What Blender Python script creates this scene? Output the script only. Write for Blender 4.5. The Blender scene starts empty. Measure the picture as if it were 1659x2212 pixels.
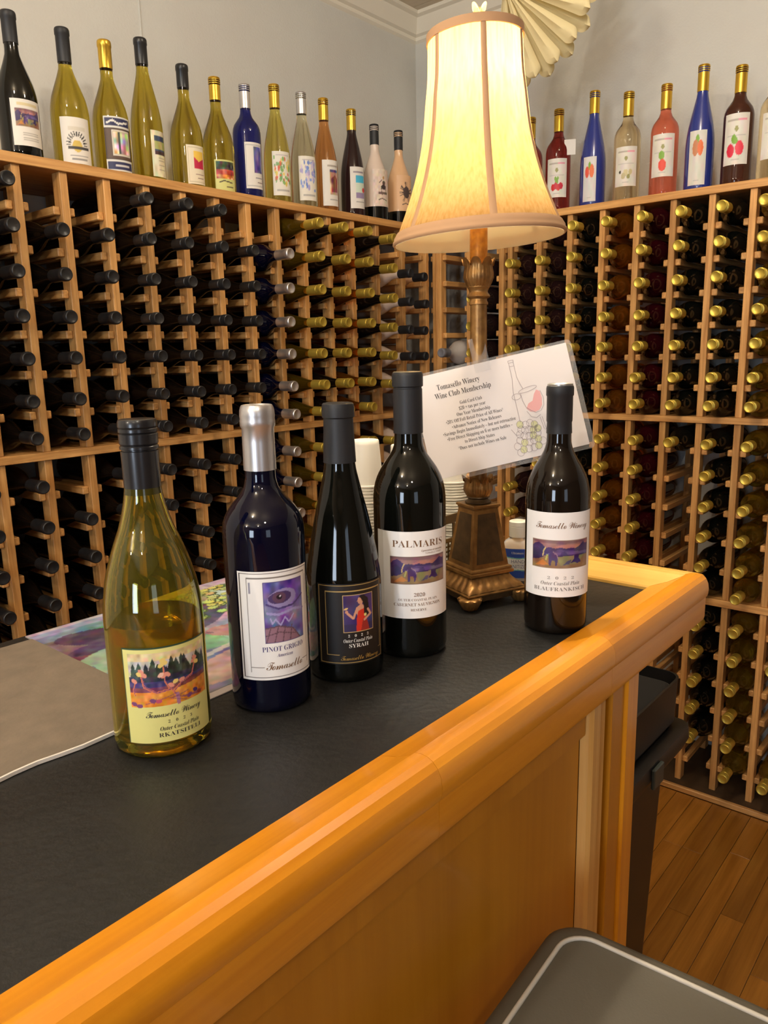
import bpy, math, random
import numpy as np
from mathutils import Vector, Matrix
random.seed(7); rng = np.random.default_rng(7)
SC = bpy.context.scene
COL = SC.collection
PI = math.pi

# ------------------------------------------------------------------ camera
CAM_H = 1.49
cam = bpy.data.cameras.new('camera'); cam.sensor_fit = 'VERTICAL'; cam.sensor_height = 24.0
cam.lens = 24.0 * 1652.37 / 2212.0; cam.clip_start = .02
camo = bpy.data.objects.new('camera', cam); COL.objects.link(camo)
Rv, Uv, Fv = Vector((.6438, -.7649, -.0226)), Vector((.1697, .1139, .9789)), Vector((.7461, .6341, -.2031))
camo.matrix_world = Matrix(((Rv.x, Uv.x, -Fv.x, 0), (Rv.y, Uv.y, -Fv.y, 0), (Rv.z, Uv.z, -Fv.z, CAM_H), (0, 0, 0, 1)))
SC.camera = camo

# ------------------------------------------------------------------ world, lights, exposure
SC.view_settings.view_transform = 'Standard'; SC.view_settings.look = 'None'
SC.view_settings.exposure = 0.22; SC.view_settings.gamma = 1.0; SC.view_settings.use_curve_mapping = False
SC.cycles.use_adaptive_sampling = True; SC.cycles.adaptive_threshold = .025; SC.cycles.caustics_reflective = False; SC.cycles.max_bounces = 8; SC.cycles.diffuse_bounces = 3; SC.cycles.glossy_bounces = 3; SC.cycles.transmission_bounces = 8
wd = bpy.data.worlds.new('world'); SC.world = wd; wd.use_nodes = True
wd.node_tree.nodes['Background'].inputs[0].default_value = (.55, .62, .75, 1)
wd.node_tree.nodes['Background'].inputs[1].default_value = .3

def plight(name, loc, power, col, rad=.04):
    l = bpy.data.lights.new(name, 'POINT'); l.energy = power; l.color = col; l.shadow_soft_size = rad
    o = bpy.data.objects.new(name, l); COL.objects.link(o); o.location = loc; return o
def alight(name, loc, target, sx, sy, power, col):
    l = bpy.data.lights.new(name, 'AREA'); l.shape = 'RECTANGLE'; l.size = sx; l.size_y = sy; l.energy = power; l.color = col
    o = bpy.data.objects.new(name, l); COL.objects.link(o); o.location = loc
    o.rotation_euler = (Vector(target) - Vector(loc)).to_track_quat('-Z', 'Y').to_euler(); return o
WARM = (1, .89, .73)
plight('ceiling_bulb_key', (-.30, -.60, 2.28), 15, WARM, .04)
plight('ceiling_bulb_bar', (.25, .95, 2.66), 14, WARM, .045)
plight('added_corner_fill', (1.40, .55, 2.68), 16, WARM, .045)  # added overhead fill light that brightens the wall corner
plight('ceiling_bulb_mid', (-.75, .35, 2.66), 30, WARM, .045)
plight('ceiling_bulb_far', (-1.8, -1.0, 2.60), 14, WARM, .05)
plight('ceiling_bulb_rear', (-2.9, .6, 2.60), 56, WARM, .05)
alight('window_daylight_one', (-3.9, -.7, 1.5), (0, -.3, 1.4), .9, 1.3, 56, (.70, .83, 1))
alight('window_daylight_two', (-1.6, -3.3, 1.5), (-.6, 0, 1.4), .9, 1.3, 7, (.70, .83, 1))

# ------------------------------------------------------------------ helpers
def lin(c):
    a = np.asarray(c, float)
    return np.where(a <= .04045, a / 12.92, ((a + .055) / 1.055) ** 2.4)
def L3(r, g, b):
    v = lin(np.array([r, g, b]) / 255.); return (float(v[0]), float(v[1]), float(v[2]), 1)

def new_obj(name, verts, faces, mat=None, parent=None, smooth=None, kind=None):
    me = bpy.data.meshes.new(name); me.from_pydata([tuple(v) for v in verts], [], [tuple(f) for f in faces]); me.update()
    if smooth is not None:
        me.shade_smooth()
        if smooth < 3.1: me.set_sharp_from_angle(angle=smooth)
    if mat is not None: me.materials.append(mat)
    o = bpy.data.objects.new(name, me); COL.objects.link(o)
    if parent is not None: o.parent = parent
    if kind: o['kind'] = kind
    return o
def inst(name, me, parent=None, loc=(0, 0, 0), rot=None):
    o = bpy.data.objects.new(name, me); COL.objects.link(o); o.location = loc
    if rot is not None: o.rotation_euler = rot
    if parent is not None: o.parent = parent
    return o
def tag(o, label, cat, group=None):
    o['label'] = label; o['category'] = cat
    if group: o['group'] = group
    return o
def thing(name, label, cat, loc=(0, 0, 0), rotz=0, group=None):
    o = bpy.data.objects.new(name, None); COL.objects.link(o); o.location = loc; o.rotation_euler = (0, 0, rotz)
    o.empty_display_size = .05
    return tag(o, label, cat, group)
class MB:
    def __init__(s): s.v = []; s.f = []
    def add(s, v, f):
        n = len(s.v); s.v += [tuple(p) for p in v]; s.f += [tuple(i + n for i in q) for q in f]; return s
    def box(s, x0, x1, y0, y1, z0, z1, M=None):
        v = [(x, y, z) for z in (z0, z1) for y in (y0, y1) for x in (x0, x1)]
        if M is not None: v = [tuple(M @ Vector(p)) for p in v]
        return s.add(v, [(0, 2, 3, 1), (4, 5, 7, 6), (0, 1, 5, 4), (2, 6, 7, 3), (0, 4, 6, 2), (1, 3, 7, 5)])
    def cbox(s, x0, x1, y0, y1, z0, z1, b):
        # box with all edges chamfered by b (24 verts)
        xs, ys, zs = (x0, x1), (y0, y1), (z0, z1)
        v = []; idx = {}
        for i in (0, 1):
            for j in (0, 1):
                for k in (0, 1):
                    p = [xs[i], ys[j], zs[k]]; sg = [1 if i == 0 else -1, 1 if j == 0 else -1, 1 if k == 0 else -1]
                    for a in range(3):
                        q = list(p)
                        for c in range(3):
                            if c != a: q[c] += sg[c] * b
                        idx[(i, j, k, a)] = len(v); v.append(tuple(q))
        f = []
        for a in range(3):
            o1, o2 = [c for c in range(3) if c != a]
            for e in (0, 1):
                q = []
                for m, n in ((0, 0), (1, 0), (1, 1), (0, 1)):
                    t = [0, 0, 0]; t[a] = e; t[o1] = m; t[o2] = n; q.append(idx[(*t, a)])
                f.append(q)
            for m in (0, 1):
                for n in (0, 1):
                    t0 = [0, 0, 0]; t1 = [0, 0, 0]; t0[a] = 0; t1[a] = 1
                    t0[o1] = t1[o1] = m; t0[o2] = t1[o2] = n
                    f.append((idx[(*t0, o1)], idx[(*t1, o1)], idx[(*t1, o2)], idx[(*t0, o2)]))
        for i in (0, 1):
            for j in (0, 1):
                for k in (0, 1): f.append(tuple(idx[(i, j, k, a)] for a in range(3)))
        return s.add(v, f)
    def build(s, name, mat, parent=None, smooth=None, kind=None):
        o = new_obj(name, s.v, s.f, mat, parent, smooth, kind)
        fixn(o.data); return o
import bmesh
def fixn(me):
    bm = bmesh.new(); bm.from_mesh(me); bmesh.ops.recalc_face_normals(bm, faces=bm.faces[:]); bm.to_mesh(me); bm.free()

def pchip(keys, n):
    z = np.array([k[1] for k in keys], float); r = np.array([k[0] for k in keys], float)
    h = np.diff(z); d = np.diff(r) / h; m = np.zeros(len(z))
    for i in range(1, len(z) - 1):
        if d[i - 1] * d[i] > 0:
            w1, w2 = 2 * h[i] + h[i - 1], h[i] + 2 * h[i - 1]
            m[i] = (w1 + w2) / (w1 / d[i - 1] + w2 / d[i])
    m[0], m[-1] = d[0], d[-1]
    out = []
    for q in np.linspace(z[0], z[-1], n):
        i = min(max(np.searchsorted(z, q) - 1, 0), len(h) - 1); t = (q - z[i]) / h[i]
        out.append((float((1 + 2 * t) * (1 - t) ** 2 * r[i] + t * (1 - t) ** 2 * h[i] * m[i] + t * t * (3 - 2 * t) * r[i + 1] + t * t * (t - 1) * h[i] * m[i + 1]), float(q)))
    return out
def lathe_data(prof, seg=32, mod=None, sq=None):
    v = []; f = []; rings = []
    for k, (r, z) in enumerate(prof):
        if r < 1e-6: rings.append([len(v)]); v.append((0, 0, z)); continue
        ring = []
        for i in range(seg):
            a = 2 * PI * i / seg; rr, zz = r, z
            if mod: rr, zz = mod(k, a, r, z)
            ring.append(len(v)); v.append((rr * math.cos(a), rr * math.sin(a), zz))
        rings.append(ring)
    for a, b in zip(rings[:-1], rings[1:]):
        if len(a) == 1 and len(b) == 1: continue
        for i in range(seg):
            j = (i + 1) % seg
            if len(a) == 1: f.append((a[0], b[j], b[i]))
            elif len(b) == 1: f.append((a[i], a[j], b[0]))
            else: f.append((a[i], a[j], b[j], b[i]))
    return v, f
def lathe(name, prof, mat, parent=None, seg=32, smooth=.7, mod=None, loc=None):
    v, f = lathe_data(prof, seg, mod); o = new_obj(name, v, f, mat, parent, smooth); fixn(o.data)
    if loc is not None: o.location = loc
    return o
def tube_data(pts, r, seg=8, closed=False):
    pts = [Vector(p) for p in pts]; v = []; f = []; n = len(pts)
    for i, p in enumerate(pts):
        t = (pts[(i + 1) % n] - pts[i - 1]) if closed else (pts[min(i + 1, n - 1)] - pts[max(i - 1, 0)])
        t.normalize(); up = Vector((0, 0, 1)) if abs(t.z) < .9 else Vector((1, 0, 0))
        a = t.cross(up).normalized(); b = t.cross(a)
        rr = r[i] if isinstance(r, (list, tuple)) else r
        for k in range(seg):
            q = 2 * PI * k / seg; v.append(tuple(p + a * math.cos(q) * rr + b * math.sin(q) * rr))
    m = n if closed else n - 1
    for i in range(m):
        for k in range(seg):
            a0 = i * seg + k; a1 = i * seg + (k + 1) % seg; b0 = ((i + 1) % n) * seg + k; b1 = ((i + 1) % n) * seg + (k + 1) % seg
            f.append((a0, a1, b1, b0))
    if not closed: f.append(tuple(range(seg))); f.append(tuple((n - 1) * seg + k for k in range(seg))[::-1])
    return v, f
def tube(name, pts, r, mat, parent=None, seg=8, closed=False):
    v, f = tube_data(pts, r, seg, closed); o = new_obj(name, v, f, mat, parent, .9); fixn(o.data); return o
def prism(poly, axis, a, b):
    # poly: 2d points in the other two axes; extrude along axis from a to b
    n = len(poly); v = []
    for t in (a, b):
        for p in poly:
            q = list(p); q.insert(axis, t); v.append(tuple(q))
    f = [tuple(range(n))[::-1], tuple(range(n, 2 * n))] + [(i, (i + 1) % n, n + (i + 1) % n, n + i) for i in range(n)]
    return v, f
def rrect(hx, hy, r, n=6):
    p = []
    for cx, cy, a0 in ((hx - r, hy - r, 0), (-hx + r, hy - r, PI / 2), (-hx + r, -hy + r, PI), (hx - r, -hy + r, 1.5 * PI)):
        for i in range(n + 1):
            a = a0 + PI / 2 * i / n; p.append((cx + r * math.cos(a), cy + r * math.sin(a)))
    return p

# ------------------------------------------------------------------ materials
def mat_new(name):
    m = bpy.data.materials.new(name); m.use_nodes = True
    nt = m.node_tree; return m, nt, nt.nodes['Principled BSDF']
def mat(name, col, rough=.5, metal=0, spec=.5, trans=0, ior=1.45, coat=0, bump=None, mottle=None, emit=None):
    m, nt, b = mat_new(name)
    b.inputs['Base Color'].default_value = col; b.inputs['Roughness'].default_value = rough; b.inputs['Metallic'].default_value = metal
    b.inputs['Specular IOR Level'].default_value = spec; b.inputs['Transmission Weight'].default_value = trans; b.inputs['IOR'].default_value = ior
    b.inputs['Coat Weight'].default_value = coat; b.inputs['Coat Roughness'].default_value = .12
    if emit: b.inputs['Emission Color'].default_value = emit[0]; b.inputs['Emission Strength'].default_value = emit[1]
    tc = nt.nodes.new('ShaderNodeTexCoord')
    if mottle:
        sc, c2, amt = mottle
        n = nt.nodes.new('ShaderNodeTexNoise'); n.inputs['Scale'].default_value = sc; n.inputs['Detail'].default_value = 5
        nt.links.new(tc.outputs['Object'], n.inputs['Vector'])
        r = nt.nodes.new('ShaderNodeValToRGB'); r.color_ramp.elements[0].position = .5 - amt; r.color_ramp.elements[1].position = .5 + amt
        r.color_ramp.elements[0].color = c2; r.color_ramp.elements[1].color = col
        nt.links.new(n.outputs['Fac'], r.inputs['Fac']); nt.links.new(r.outputs['Color'], b.inputs['Base Color'])
    if bump:
        n = nt.nodes.new('ShaderNodeTexNoise'); n.inputs['Scale'].default_value = bump[0]; n.inputs['Detail'].default_value = 4
        nt.links.new(tc.outputs['Object'], n.inputs['Vector'])
        bp = nt.nodes.new('ShaderNodeBump'); bp.inputs['Strength'].default_value = bump[1]; bp.inputs['Distance'].default_value = bump[2]
        nt.links.new(n.outputs['Fac'], bp.inputs['Height']); nt.links.new(bp.outputs['Normal'], b.inputs['Normal'])
    return m
def wood(name, c0, c1, axis, rough=.45, coat=0, freq=1.0, rand=.25, contrast=(.3, .7)):
    m, nt, b = mat_new(name)
    tc = nt.nodes.new('ShaderNodeTexCoord'); oi = nt.nodes.new('ShaderNodeObjectInfo')
    off = nt.nodes.new('ShaderNodeVectorMath'); off.operation = 'SCALE'; off.inputs[0].default_value = (7.3, 5.1, 9.7)
    nt.links.new(oi.outputs['Random'], off.inputs['Scale'])
    ad = nt.nodes.new('ShaderNodeVectorMath'); nt.links.new(tc.outputs['Object'], ad.inputs[0]); nt.links.new(off.outputs[0], ad.inputs[1])
    mp = nt.nodes.new('ShaderNodeMapping'); s = [90 * freq] * 3; s[axis] = 4 * freq; mp.inputs['Scale'].default_value = s
    nt.links.new(ad.outputs[0], mp.inputs['Vector'])
    n = nt.nodes.new('ShaderNodeTexNoise'); n.inputs['Scale'].default_value = 1; n.inputs['Detail'].default_value = 6; n.inputs['Roughness'].default_value = .62
    n.inputs['Distortion'].default_value = .6
    nt.links.new(mp.outputs['Vector'], n.inputs['Vector'])
    r = nt.nodes.new('ShaderNodeValToRGB'); r.color_ramp.elements[0].position = contrast[0]; r.color_ramp.elements[1].position = contrast[1]
    r.color_ramp.elements[0].color = c0; r.color_ramp.elements[1].color = c1
    nt.links.new(n.outputs['Fac'], r.inputs['Fac'])
    hs = nt.nodes.new('ShaderNodeHueSaturation')
    mr = nt.nodes.new('ShaderNodeMapRange'); mr.inputs['To Min'].default_value = 1 - rand; mr.inputs['To Max'].default_value = 1 + rand * .6
    nt.links.new(oi.outputs['Random'], mr.inputs['Value']); nt.links.new(mr.outputs['Result'], hs.inputs['Value'])
    nt.links.new(r.outputs['Color'], hs.inputs['Color']); nt.links.new(hs.outputs['Color'], b.inputs['Base Color'])
    b.inputs['Roughness'].default_value = rough; b.inputs['Coat Weight'].default_value = coat; b.inputs['Coat Roughness'].default_value = .15
    bp = nt.nodes.new('ShaderNodeBump'); bp.inputs['Strength'].default_value = .12; bp.inputs['Distance'].default_value = .001
    nt.links.new(n.outputs['Fac'], bp.inputs['Height']); nt.links.new(bp.outputs['Normal'], b.inputs['Normal'])
    return m
RW = (L3(182, 124, 62), L3(234, 180, 110))
RACK = [wood('rack_wood_%d' % a, *RW, a, rough=.5) for a in range(3)]
BAR = [wood('bar_wood_%d' % a, L3(200, 122, 10), L3(232, 156, 32), a, rough=.35, coat=.45, freq=.5, rand=.05, contrast=(.2, .8)) for a in range(3)]
PANEL = wood('bar_panel_wood', L3(168, 104, 10), L3(196, 130, 26), 2, rough=.42, coat=.25, freq=.25, rand=.05, contrast=(.2, .8))
STILE = wood('bar_stile_wood', L3(196, 140, 66), L3(222, 172, 98), 2, rough=.42, coat=.25, freq=.5, rand=.06)
FLOORW = wood('floor_plank_wood', L3(138, 86, 24), L3(178, 120, 46), 0, rough=.35, coat=.3, freq=.5, rand=.3)
WALL = mat('wall_paint', L3(210, 210, 203), .75, bump=(140, .25, .004), mottle=(5, L3(206, 204, 197), .2))
CEIL = wood('ceiling_board_paint', L3(206, 192, 170), L3(218, 205, 184), 1, rough=.6, rand=.08, contrast=(.1, .9))
TRIMP = mat('trim_paint', L3(232, 226, 210), .5)
SLATE = mat('counter_laminate', L3(33, 33, 32), .42, spec=.45, bump=(130, .35, .002), mottle=(60, L3(27, 27, 27), .3))
DARKG = mat('dark_glass', (.003, .0034, .0026, 1), .05, spec=.5)
BROWNG = mat('brown_black_glass', (.0065, .0042, .0028, 1), .06, spec=.5)
BLUEG = mat('cobalt_dark_glass', (.0012, .0016, .011, 1), .05, spec=.5)
def glass(name, col, rough=0.0, ior=1.36): return mat(name, col, rough, trans=1, ior=ior)
def wine(name, col, t): return mat(name, col, .02, trans=t, ior=1.36)
G_OLIVE = glass('olive_glass', L3(206, 184, 66)); G_YELL = glass('yellow_glass', L3(246, 230, 120)); G_PALE = glass('pale_glass', L3(244, 240, 208))
G_ORNG = glass('orange_glass', L3(250, 176, 104)); G_PINK = wine('pink_glass', L3(250, 140, 110), .85); G_RED = wine('red_glass', L3(158, 54, 48), .85)
G_BLUE = wine('blue_glass', L3(44, 50, 140), .8); G_AMBER = wine('amber_glass', L3(206, 124, 30), .9); G_MAROON = wine('maroon_glass', L3(64, 12, 22), .6)
G_STRAW = glass('straw_glass', L3(250, 230, 186)); G_GOLDEN = wine('golden_glass', L3(196, 156, 44), .92); G_PLUM = wine('plum_glass', L3(92, 54, 40), .6)
BLUEP = mat('frosted_blue_glass', L3(40, 54, 132), .22, spec=.5, coat=.6)
CREAMP = mat('cream_coated_glass', L3(226, 206, 190), .25, coat=.4); TANP = mat('tan_coated_glass', L3(228, 184, 140), .25, coat=.4)
GREYP = mat('grey_wrapped_glass', L3(176, 168, 160), .5)
FOILK = mat('black_foil', (.013, .0135, .015, 1), .34, spec=.5); FOILM = mat('matte_black_foil', (.016, .017, .020, 1), .5)
GOLD = mat('gold_foil', L3(216, 176, 66), .3, metal=.8); SILV = mat('silver_foil', L3(206, 204, 204), .34, metal=.85); OLGOLD = mat('olive_gold_cap', L3(202, 176, 74), .34, metal=.65)
WHITEP = mat('white_paper', L3(226, 222, 216), .55)
INK = mat('dark_ink', L3(52, 48, 50), .5); INKBR = mat('brown_ink', L3(120, 88, 60), .4); INKGOLD = mat('gold_ink', L3(196, 160, 84), .35, metal=.4)
INKPUR = mat('purple_ink', L3(70, 64, 122), .5); INKWH = mat('white_ink', L3(232, 230, 224), .5); INKGR = mat('grey_ink', L3(120, 116, 112), .5); INKBLUE = mat('blue_ink', L3(52, 56, 110), .5)
BRONZE = mat('antique_bronze', L3(176, 132, 74), .36, metal=.6, mottle=(60, L3(112, 78, 42), .25), bump=(300, .25, .001))
BRONZED = mat('dark_bronze', L3(96, 74, 46), .45, metal=.4, mottle=(90, L3(66, 50, 32), .25))
BLACKP = mat('black_plastic', (.012, .0115, .0115, 1), .38, bump=(500, .2, .0005)); GREYBAG = mat('grey_liner', L3(70, 68, 66), .45)
WHITEPL = mat('white_plastic', L3(238, 232, 214), .35); 
def print_mat(name, rough=.5, coat=0):
    m, nt, b = mat_new(name); a = nt.nodes.new('ShaderNodeAttribute'); a.attribute_name = 'ink'
    nt.links.new(a.outputs['Color'], b.inputs['Base Color']); b.inputs['Roughness'].default_value = rough
    b.inputs['Coat Weight'].default_value = coat; b.inputs['Coat Roughness'].default_value = .06; return m
PRINT = print_mat('printed_paper'); GLOSSPRINT = print_mat('laminated_print', .4, .8)

# ------------------------------------------------------------------ printing
class Canvas:
    def __init__(s, w, h, col):
        s.w, s.h = w, h; s.a = np.ones((h, w, 3)) * np.array(col) / 255.
        s.X, s.Y = np.meshgrid((np.arange(w)) / (w - 1), (np.arange(h)) / (h - 1))
    def put(s, m, col, al=1.0):
        c = np.array(col) / 255.; s.a[m] = s.a[m] * (1 - al) + c * al; return s
    def rect(s, x0, y0, x1, y1, col, al=1): return s.put((s.X >= x0) & (s.X <= x1) & (s.Y >= y0) & (s.Y <= y1), col, al)
    def frame(s, x0, y0, x1, y1, t, col):
        tx, ty = t / s.w, t / s.h
        s.rect(x0, y0, x1, y0 + ty, col); s.rect(x0, y1 - ty, x1, y1, col); s.rect(x0, y0, x0 + tx, y1, col); return s.rect(x1 - tx, y0, x1, y1, col)
    def ell(s, cx, cy, rx, ry, col, rot=0, al=1, asp=None):
        k = s.h / s.w if asp is None else asp
        dx, dy = s.X - cx, (s.Y - cy) * k; c, q = math.cos(rot), math.sin(rot)
        return s.put(((dx * c + dy * q) / rx) ** 2 + ((-dx * q + dy * c) / (ry * k if asp is None else ry)) ** 2 <= 1, col, al)
    def poly(s, pts, col, al=1):
        m = np.zeros(s.X.shape, bool); n = len(pts)
        for i in range(n):
            (x0, y0), (x1, y1) = pts[i], pts[(i + 1) % n]
            if y0 == y1: continue
            c = ((s.Y >= min(y0, y1)) & (s.Y < max(y0, y1))) & (s.X < x0 + (s.Y - y0) * (x1 - x0) / (y1 - y0)); m ^= c
        return s.put(m, col, al)
    def line(s, pts, w, col, al=1):
        k = s.h / s.w
        for (x0, y0), (x1, y1) in zip(pts[:-1], pts[1:]):
            dx, dy = x1 - x0, (y1 - y0) * k; l2 = dx * dx + dy * dy + 1e-12
            t = np.clip(((s.X - x0) * dx + (s.Y - y0) * k * dy) / l2, 0, 1)
            d = np.hypot(s.X - x0 - t * dx, (s.Y - y0) * k - t * dy); s.put(d <= w / 2, col, al)
        return s
    def noise(s, sc, amt, box=(0, 0, 1, 1), seed=1):
        g = np.random.default_rng(seed); n = max(3, int(sc)); q = g.normal(size=(n + 2, n + 2, 3)) * .6 + g.normal(size=(n + 2, n + 2, 1)) * .8
        fx, fy = s.X * n, s.Y * n; i, j = fx.astype(int), fy.astype(int); u, v = (fx - i)[..., None], (fy - j)[..., None]
        u = u * u * (3 - 2 * u); v = v * v * (3 - 2 * v)
        val = (q[j, i] * (1 - u) + q[j, i + 1] * u) * (1 - v) + (q[j + 1, i] * (1 - u) + q[j + 1, i + 1] * u) * v
        m = (s.X >= box[0]) & (s.X <= box[2]) & (s.Y >= box[1]) & (s.Y <= box[3]); s.a[m] = np.clip(s.a[m] + amt * val[m], 0, 1); return s
def grid_print(name, pos, cv, m, parent=None, thick_dir=None):
    """pos(u,v)->point ; a printed sheet whose colours come from a canvas"""
    w, h = cv.w, cv.h; v = [pos(i / (w - 1), j / (h - 1)) for j in range(h) for i in range(w)]
    f = [(j * w + i, j * w + i + 1, (j + 1) * w + i + 1, (j + 1) * w + i) for j in range(h - 1) for i in range(w - 1)]
    o = new_obj(name, v, f, m, parent, 3.2)
    at = o.data.color_attributes.new('ink', 'FLOAT_COLOR', 'POINT')
    c = np.ones((w * h, 4)); c[:, :3] = lin(cv.a.reshape(-1, 3)); at.data.foreach_set('color', c.astype(np.float32).ravel()); return o
def style(s, st):
    out = ''
    for ch in s:
        o = ord(ch)
        if st in 'bi':
            if 'A' <= ch <= 'Z': ch = chr(0x1D400 + o - 65)
            elif 'a' <= ch <= 'z': ch = chr(0x1D41A + o - 97)
            elif '0' <= ch <= '9': ch = chr(0x1D7CE + o - 48)
        elif st == 's':
            if 'A' <= ch <= 'Z': ch = chr(0x1D4D0 + o - 65)
            elif 'a' <= ch <= 'z': ch = chr(0x1D4EA + o - 97)
        out += ch
    return out
def text_data(body, st, size, align='CENTER', thin=.008, spacing=1.0, width=None):
    c = bpy.data.curves.new('lettering', 'FONT'); c.body = style(body, st); c.size = 1.0; c.align_x = align; c.align_y = 'CENTER'
    c.offset = -thin; c.space_character = spacing; c.resolution_u = 2; c.fill_mode = 'FRONT'
    o = bpy.data.objects.new('lettering', c); COL.objects.link(o); bpy.context.view_layer.update()
    dg = bpy.context.evaluated_depsgraph_get(); me = bpy.data.meshes.new_from_object(o.evaluated_get(dg))
    v = np.array([p.co[:] for p in me.vertices]) if len(me.vertices) else np.zeros((0, 3)); f = [tuple(p.vertices) for p in me.polygons]
    bpy.data.objects.remove(o); bpy.data.curves.remove(c); bpy.data.meshes.remove(me)
    if st == 'i' and len(v): v[:, 0] += v[:, 1] * .26
    v = v * size
    if width and len(v):
        w = v[:, 0].max() - v[:, 0].min(); v[:, 0] *= width / w
    return v, f
def text_on(name, items, m, mapper, parent):
    V, Fc = [], []
    for it in items:
        body, st, size, x, y = it[:5]; kw = it[5] if len(it) > 5 else {}
        rot = kw.pop('rot', 0) if kw else 0
        v, f = text_data(body, st, size, **kw); n = len(V)
        if rot: v = np.stack([v[:, 0] * math.cos(rot) - v[:, 1] * math.sin(rot), v[:, 0] * math.sin(rot) + v[:, 1] * math.cos(rot), v[:, 2]], 1)
        V += [mapper(x + p[0], y + p[1]) for p in v]; Fc += [tuple(i + n for i in q) for q in f]
    return new_obj(name, V, Fc, m, parent)

# ------------------------------------------------------------------ dimensions
YL, XR = 1.759, 2.384          # front planes of the two racks
DEP = .30
WY, WX = YL + DEP, XR + DEP    # the walls behind them
ZT, ZTB = 1.936, 1.9135        # top shelf
ZM, ZMB = 1.281, 1.262         # middle shelf
ZLO, ZLOB = .721, .699         # lower shelf
ZPL = .077                     # plinth top
ZF = .060                      # floor
ZC = 1.14                      # bar surface
PL, PR = .1092, .1107
X0, YR0 = .8658, 1.2222
UP = [1.829, 1.737, 1.643, 1.550, 1.459, 1.366]
MID = [1.174, 1.081, .988, .896, .804]
LOW = [.620, .527, .435, .345, .248, .150]

# ------------------------------------------------------------------ the room
def struct(o): o['kind'] = 'structure'; return o
XB, YB = -4.0, -3.4
FARWALL = mat('far_wall_paint', L3(120, 104, 88), .75, bump=(140, .25, .004), mottle=(5, L3(112, 96, 80), .2))
struct(MB().box(XB, WX + .1, WY, WY + .1, 0, 2.95).build('wall_left', WALL))
struct(MB().box(WX, WX + .1, YB, WY, 0, 2.95).build('wall_right', WALL))
wb = MB(); wb.box(XB - .1, XB, YB, WY, 0, .8).box(XB - .1, XB, YB, WY, 2.2, 2.95).box(XB - .1, XB, YB, -1.2, .8, 2.2).box(XB - .1, XB, -.2, WY, .8, 2.2)
struct(wb.build('wall_back', FARWALL))
wb = MB(); wb.box(XB, WX, YB - .1, YB, 0, .8).box(XB, WX, YB - .1, YB, 2.2, 2.95).box(XB, -2.1, YB - .1, YB, .8, 2.2).box(-1.1, WX, YB - .1, YB, .8, 2.2)
struct(wb.build('wall_front', FARWALL))
fl = struct(MB().box(XB, WX, YB, WY, -.05, ZF - .006).build('floor', FLOORW))
y = -.9; k = 0
while y < 1.0:
    x = .1 - (k * .37 % .9)
    while x < XR - .05:
        L = .75 + .55 * ((k * 7 + int(x * 10)) % 5) / 5; x1 = min(x + L, XR - .046)
        MB().cbox(x + .0006, x1 - .0006, y + .0006, y + .0564, ZF - .006, ZF + random.uniform(-.0002, .0002), .0004).build('plank', FLOORW, fl)
        x = x1
    y += .057; k += 1
ce = struct(MB().box(XB, WX + .1, YB, WY + .1, 2.80, 2.95).build('ceiling', CEIL))
x = WX
while x > .3:
    MB().cbox(x - .0895, x - .0005, -.4, WY, 2.788, 2.80, .002).build('plank', CEIL, ce); x -= .09
cp = [(0, -.008), (0, .085), (.06, .085), (.06, .072), (.045, .066), (.022, .018), (.010, .012), (.010, 0)]
v, f = prism([(WY - d, 2.704 + z) for d, z in cp], 0, XB, WX); o = new_obj('trim_1', v, f, TRIMP); fixn(o.data); struct(o)
v, f = prism([(WX - d, 2.704 + z) for d, z in cp], 1, YB, WY); v = [(p[0], p[1], p[2]) for p in v]; o = new_obj('trim_2', v, f, TRIMP); fixn(o.data); struct(o)
struct(MB().cbox(1.4045, 1.4085, WY - .003, WY, ZT, 2.70, .0006).build('trim_3', WALL))

# ------------------------------------------------------------------ wine racks
PW, PD = .019, .034
NUM = ['zero', 'one', 'two', 'three', 'four', 'five', 'six', 'seven', 'eight', 'nine', 'ten', 'eleven', 'twelve', 'thirteen', 'fourteen', 'fifteen']
def mesh_of(mb, name, m, smooth=None):
    o = mb.build(name, m, None, smooth); me = o.data; bpy.data.objects.remove(o); return me
# posts and rails modelled once along local axes (left rack: depth = +Y; right rack: depth = +X)
def post_mesh(side, z0, z1, d0, d1):
    b = MB()
    if side == 'L': b.cbox(-PW, 0, d0, d1, z0, z1, .0012)
    else: b.cbox(d0, d1, -PW, 0, z0, z1, .0012)
    return mesh_of(b, 'post', RACK[2])
def rail_mesh(side, sgn, w=PW):
    b = MB(); a0, a1 = (0, .0165) if sgn > 0 else (-PW - .0165, -PW)
    if side == 'L': b.cbox(a0, a1, .013, .29, -.0095, .0095, .002)
    else: b.cbox(.013, .29, a0, a1, -.0095, .0095, .002)
    return mesh_of(b, 'rail', RACK[1 if side == 'L' else 0])
M_RAIL = {(s, g): rail_mesh(s, g) for s in 'LR' for g in (1, -1)}
SECT = [(ZM, ZTB), (ZLO, ZMB), (ZPL, ZLOB)]
M_POST = {(s, k, bk): post_mesh(s, z0, z1, *((.256, .288) if bk else (.003, PD + .003))) for s in 'LR' for k, (z0, z1) in enumerate(SECT) for bk in (0, 1)}
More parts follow.
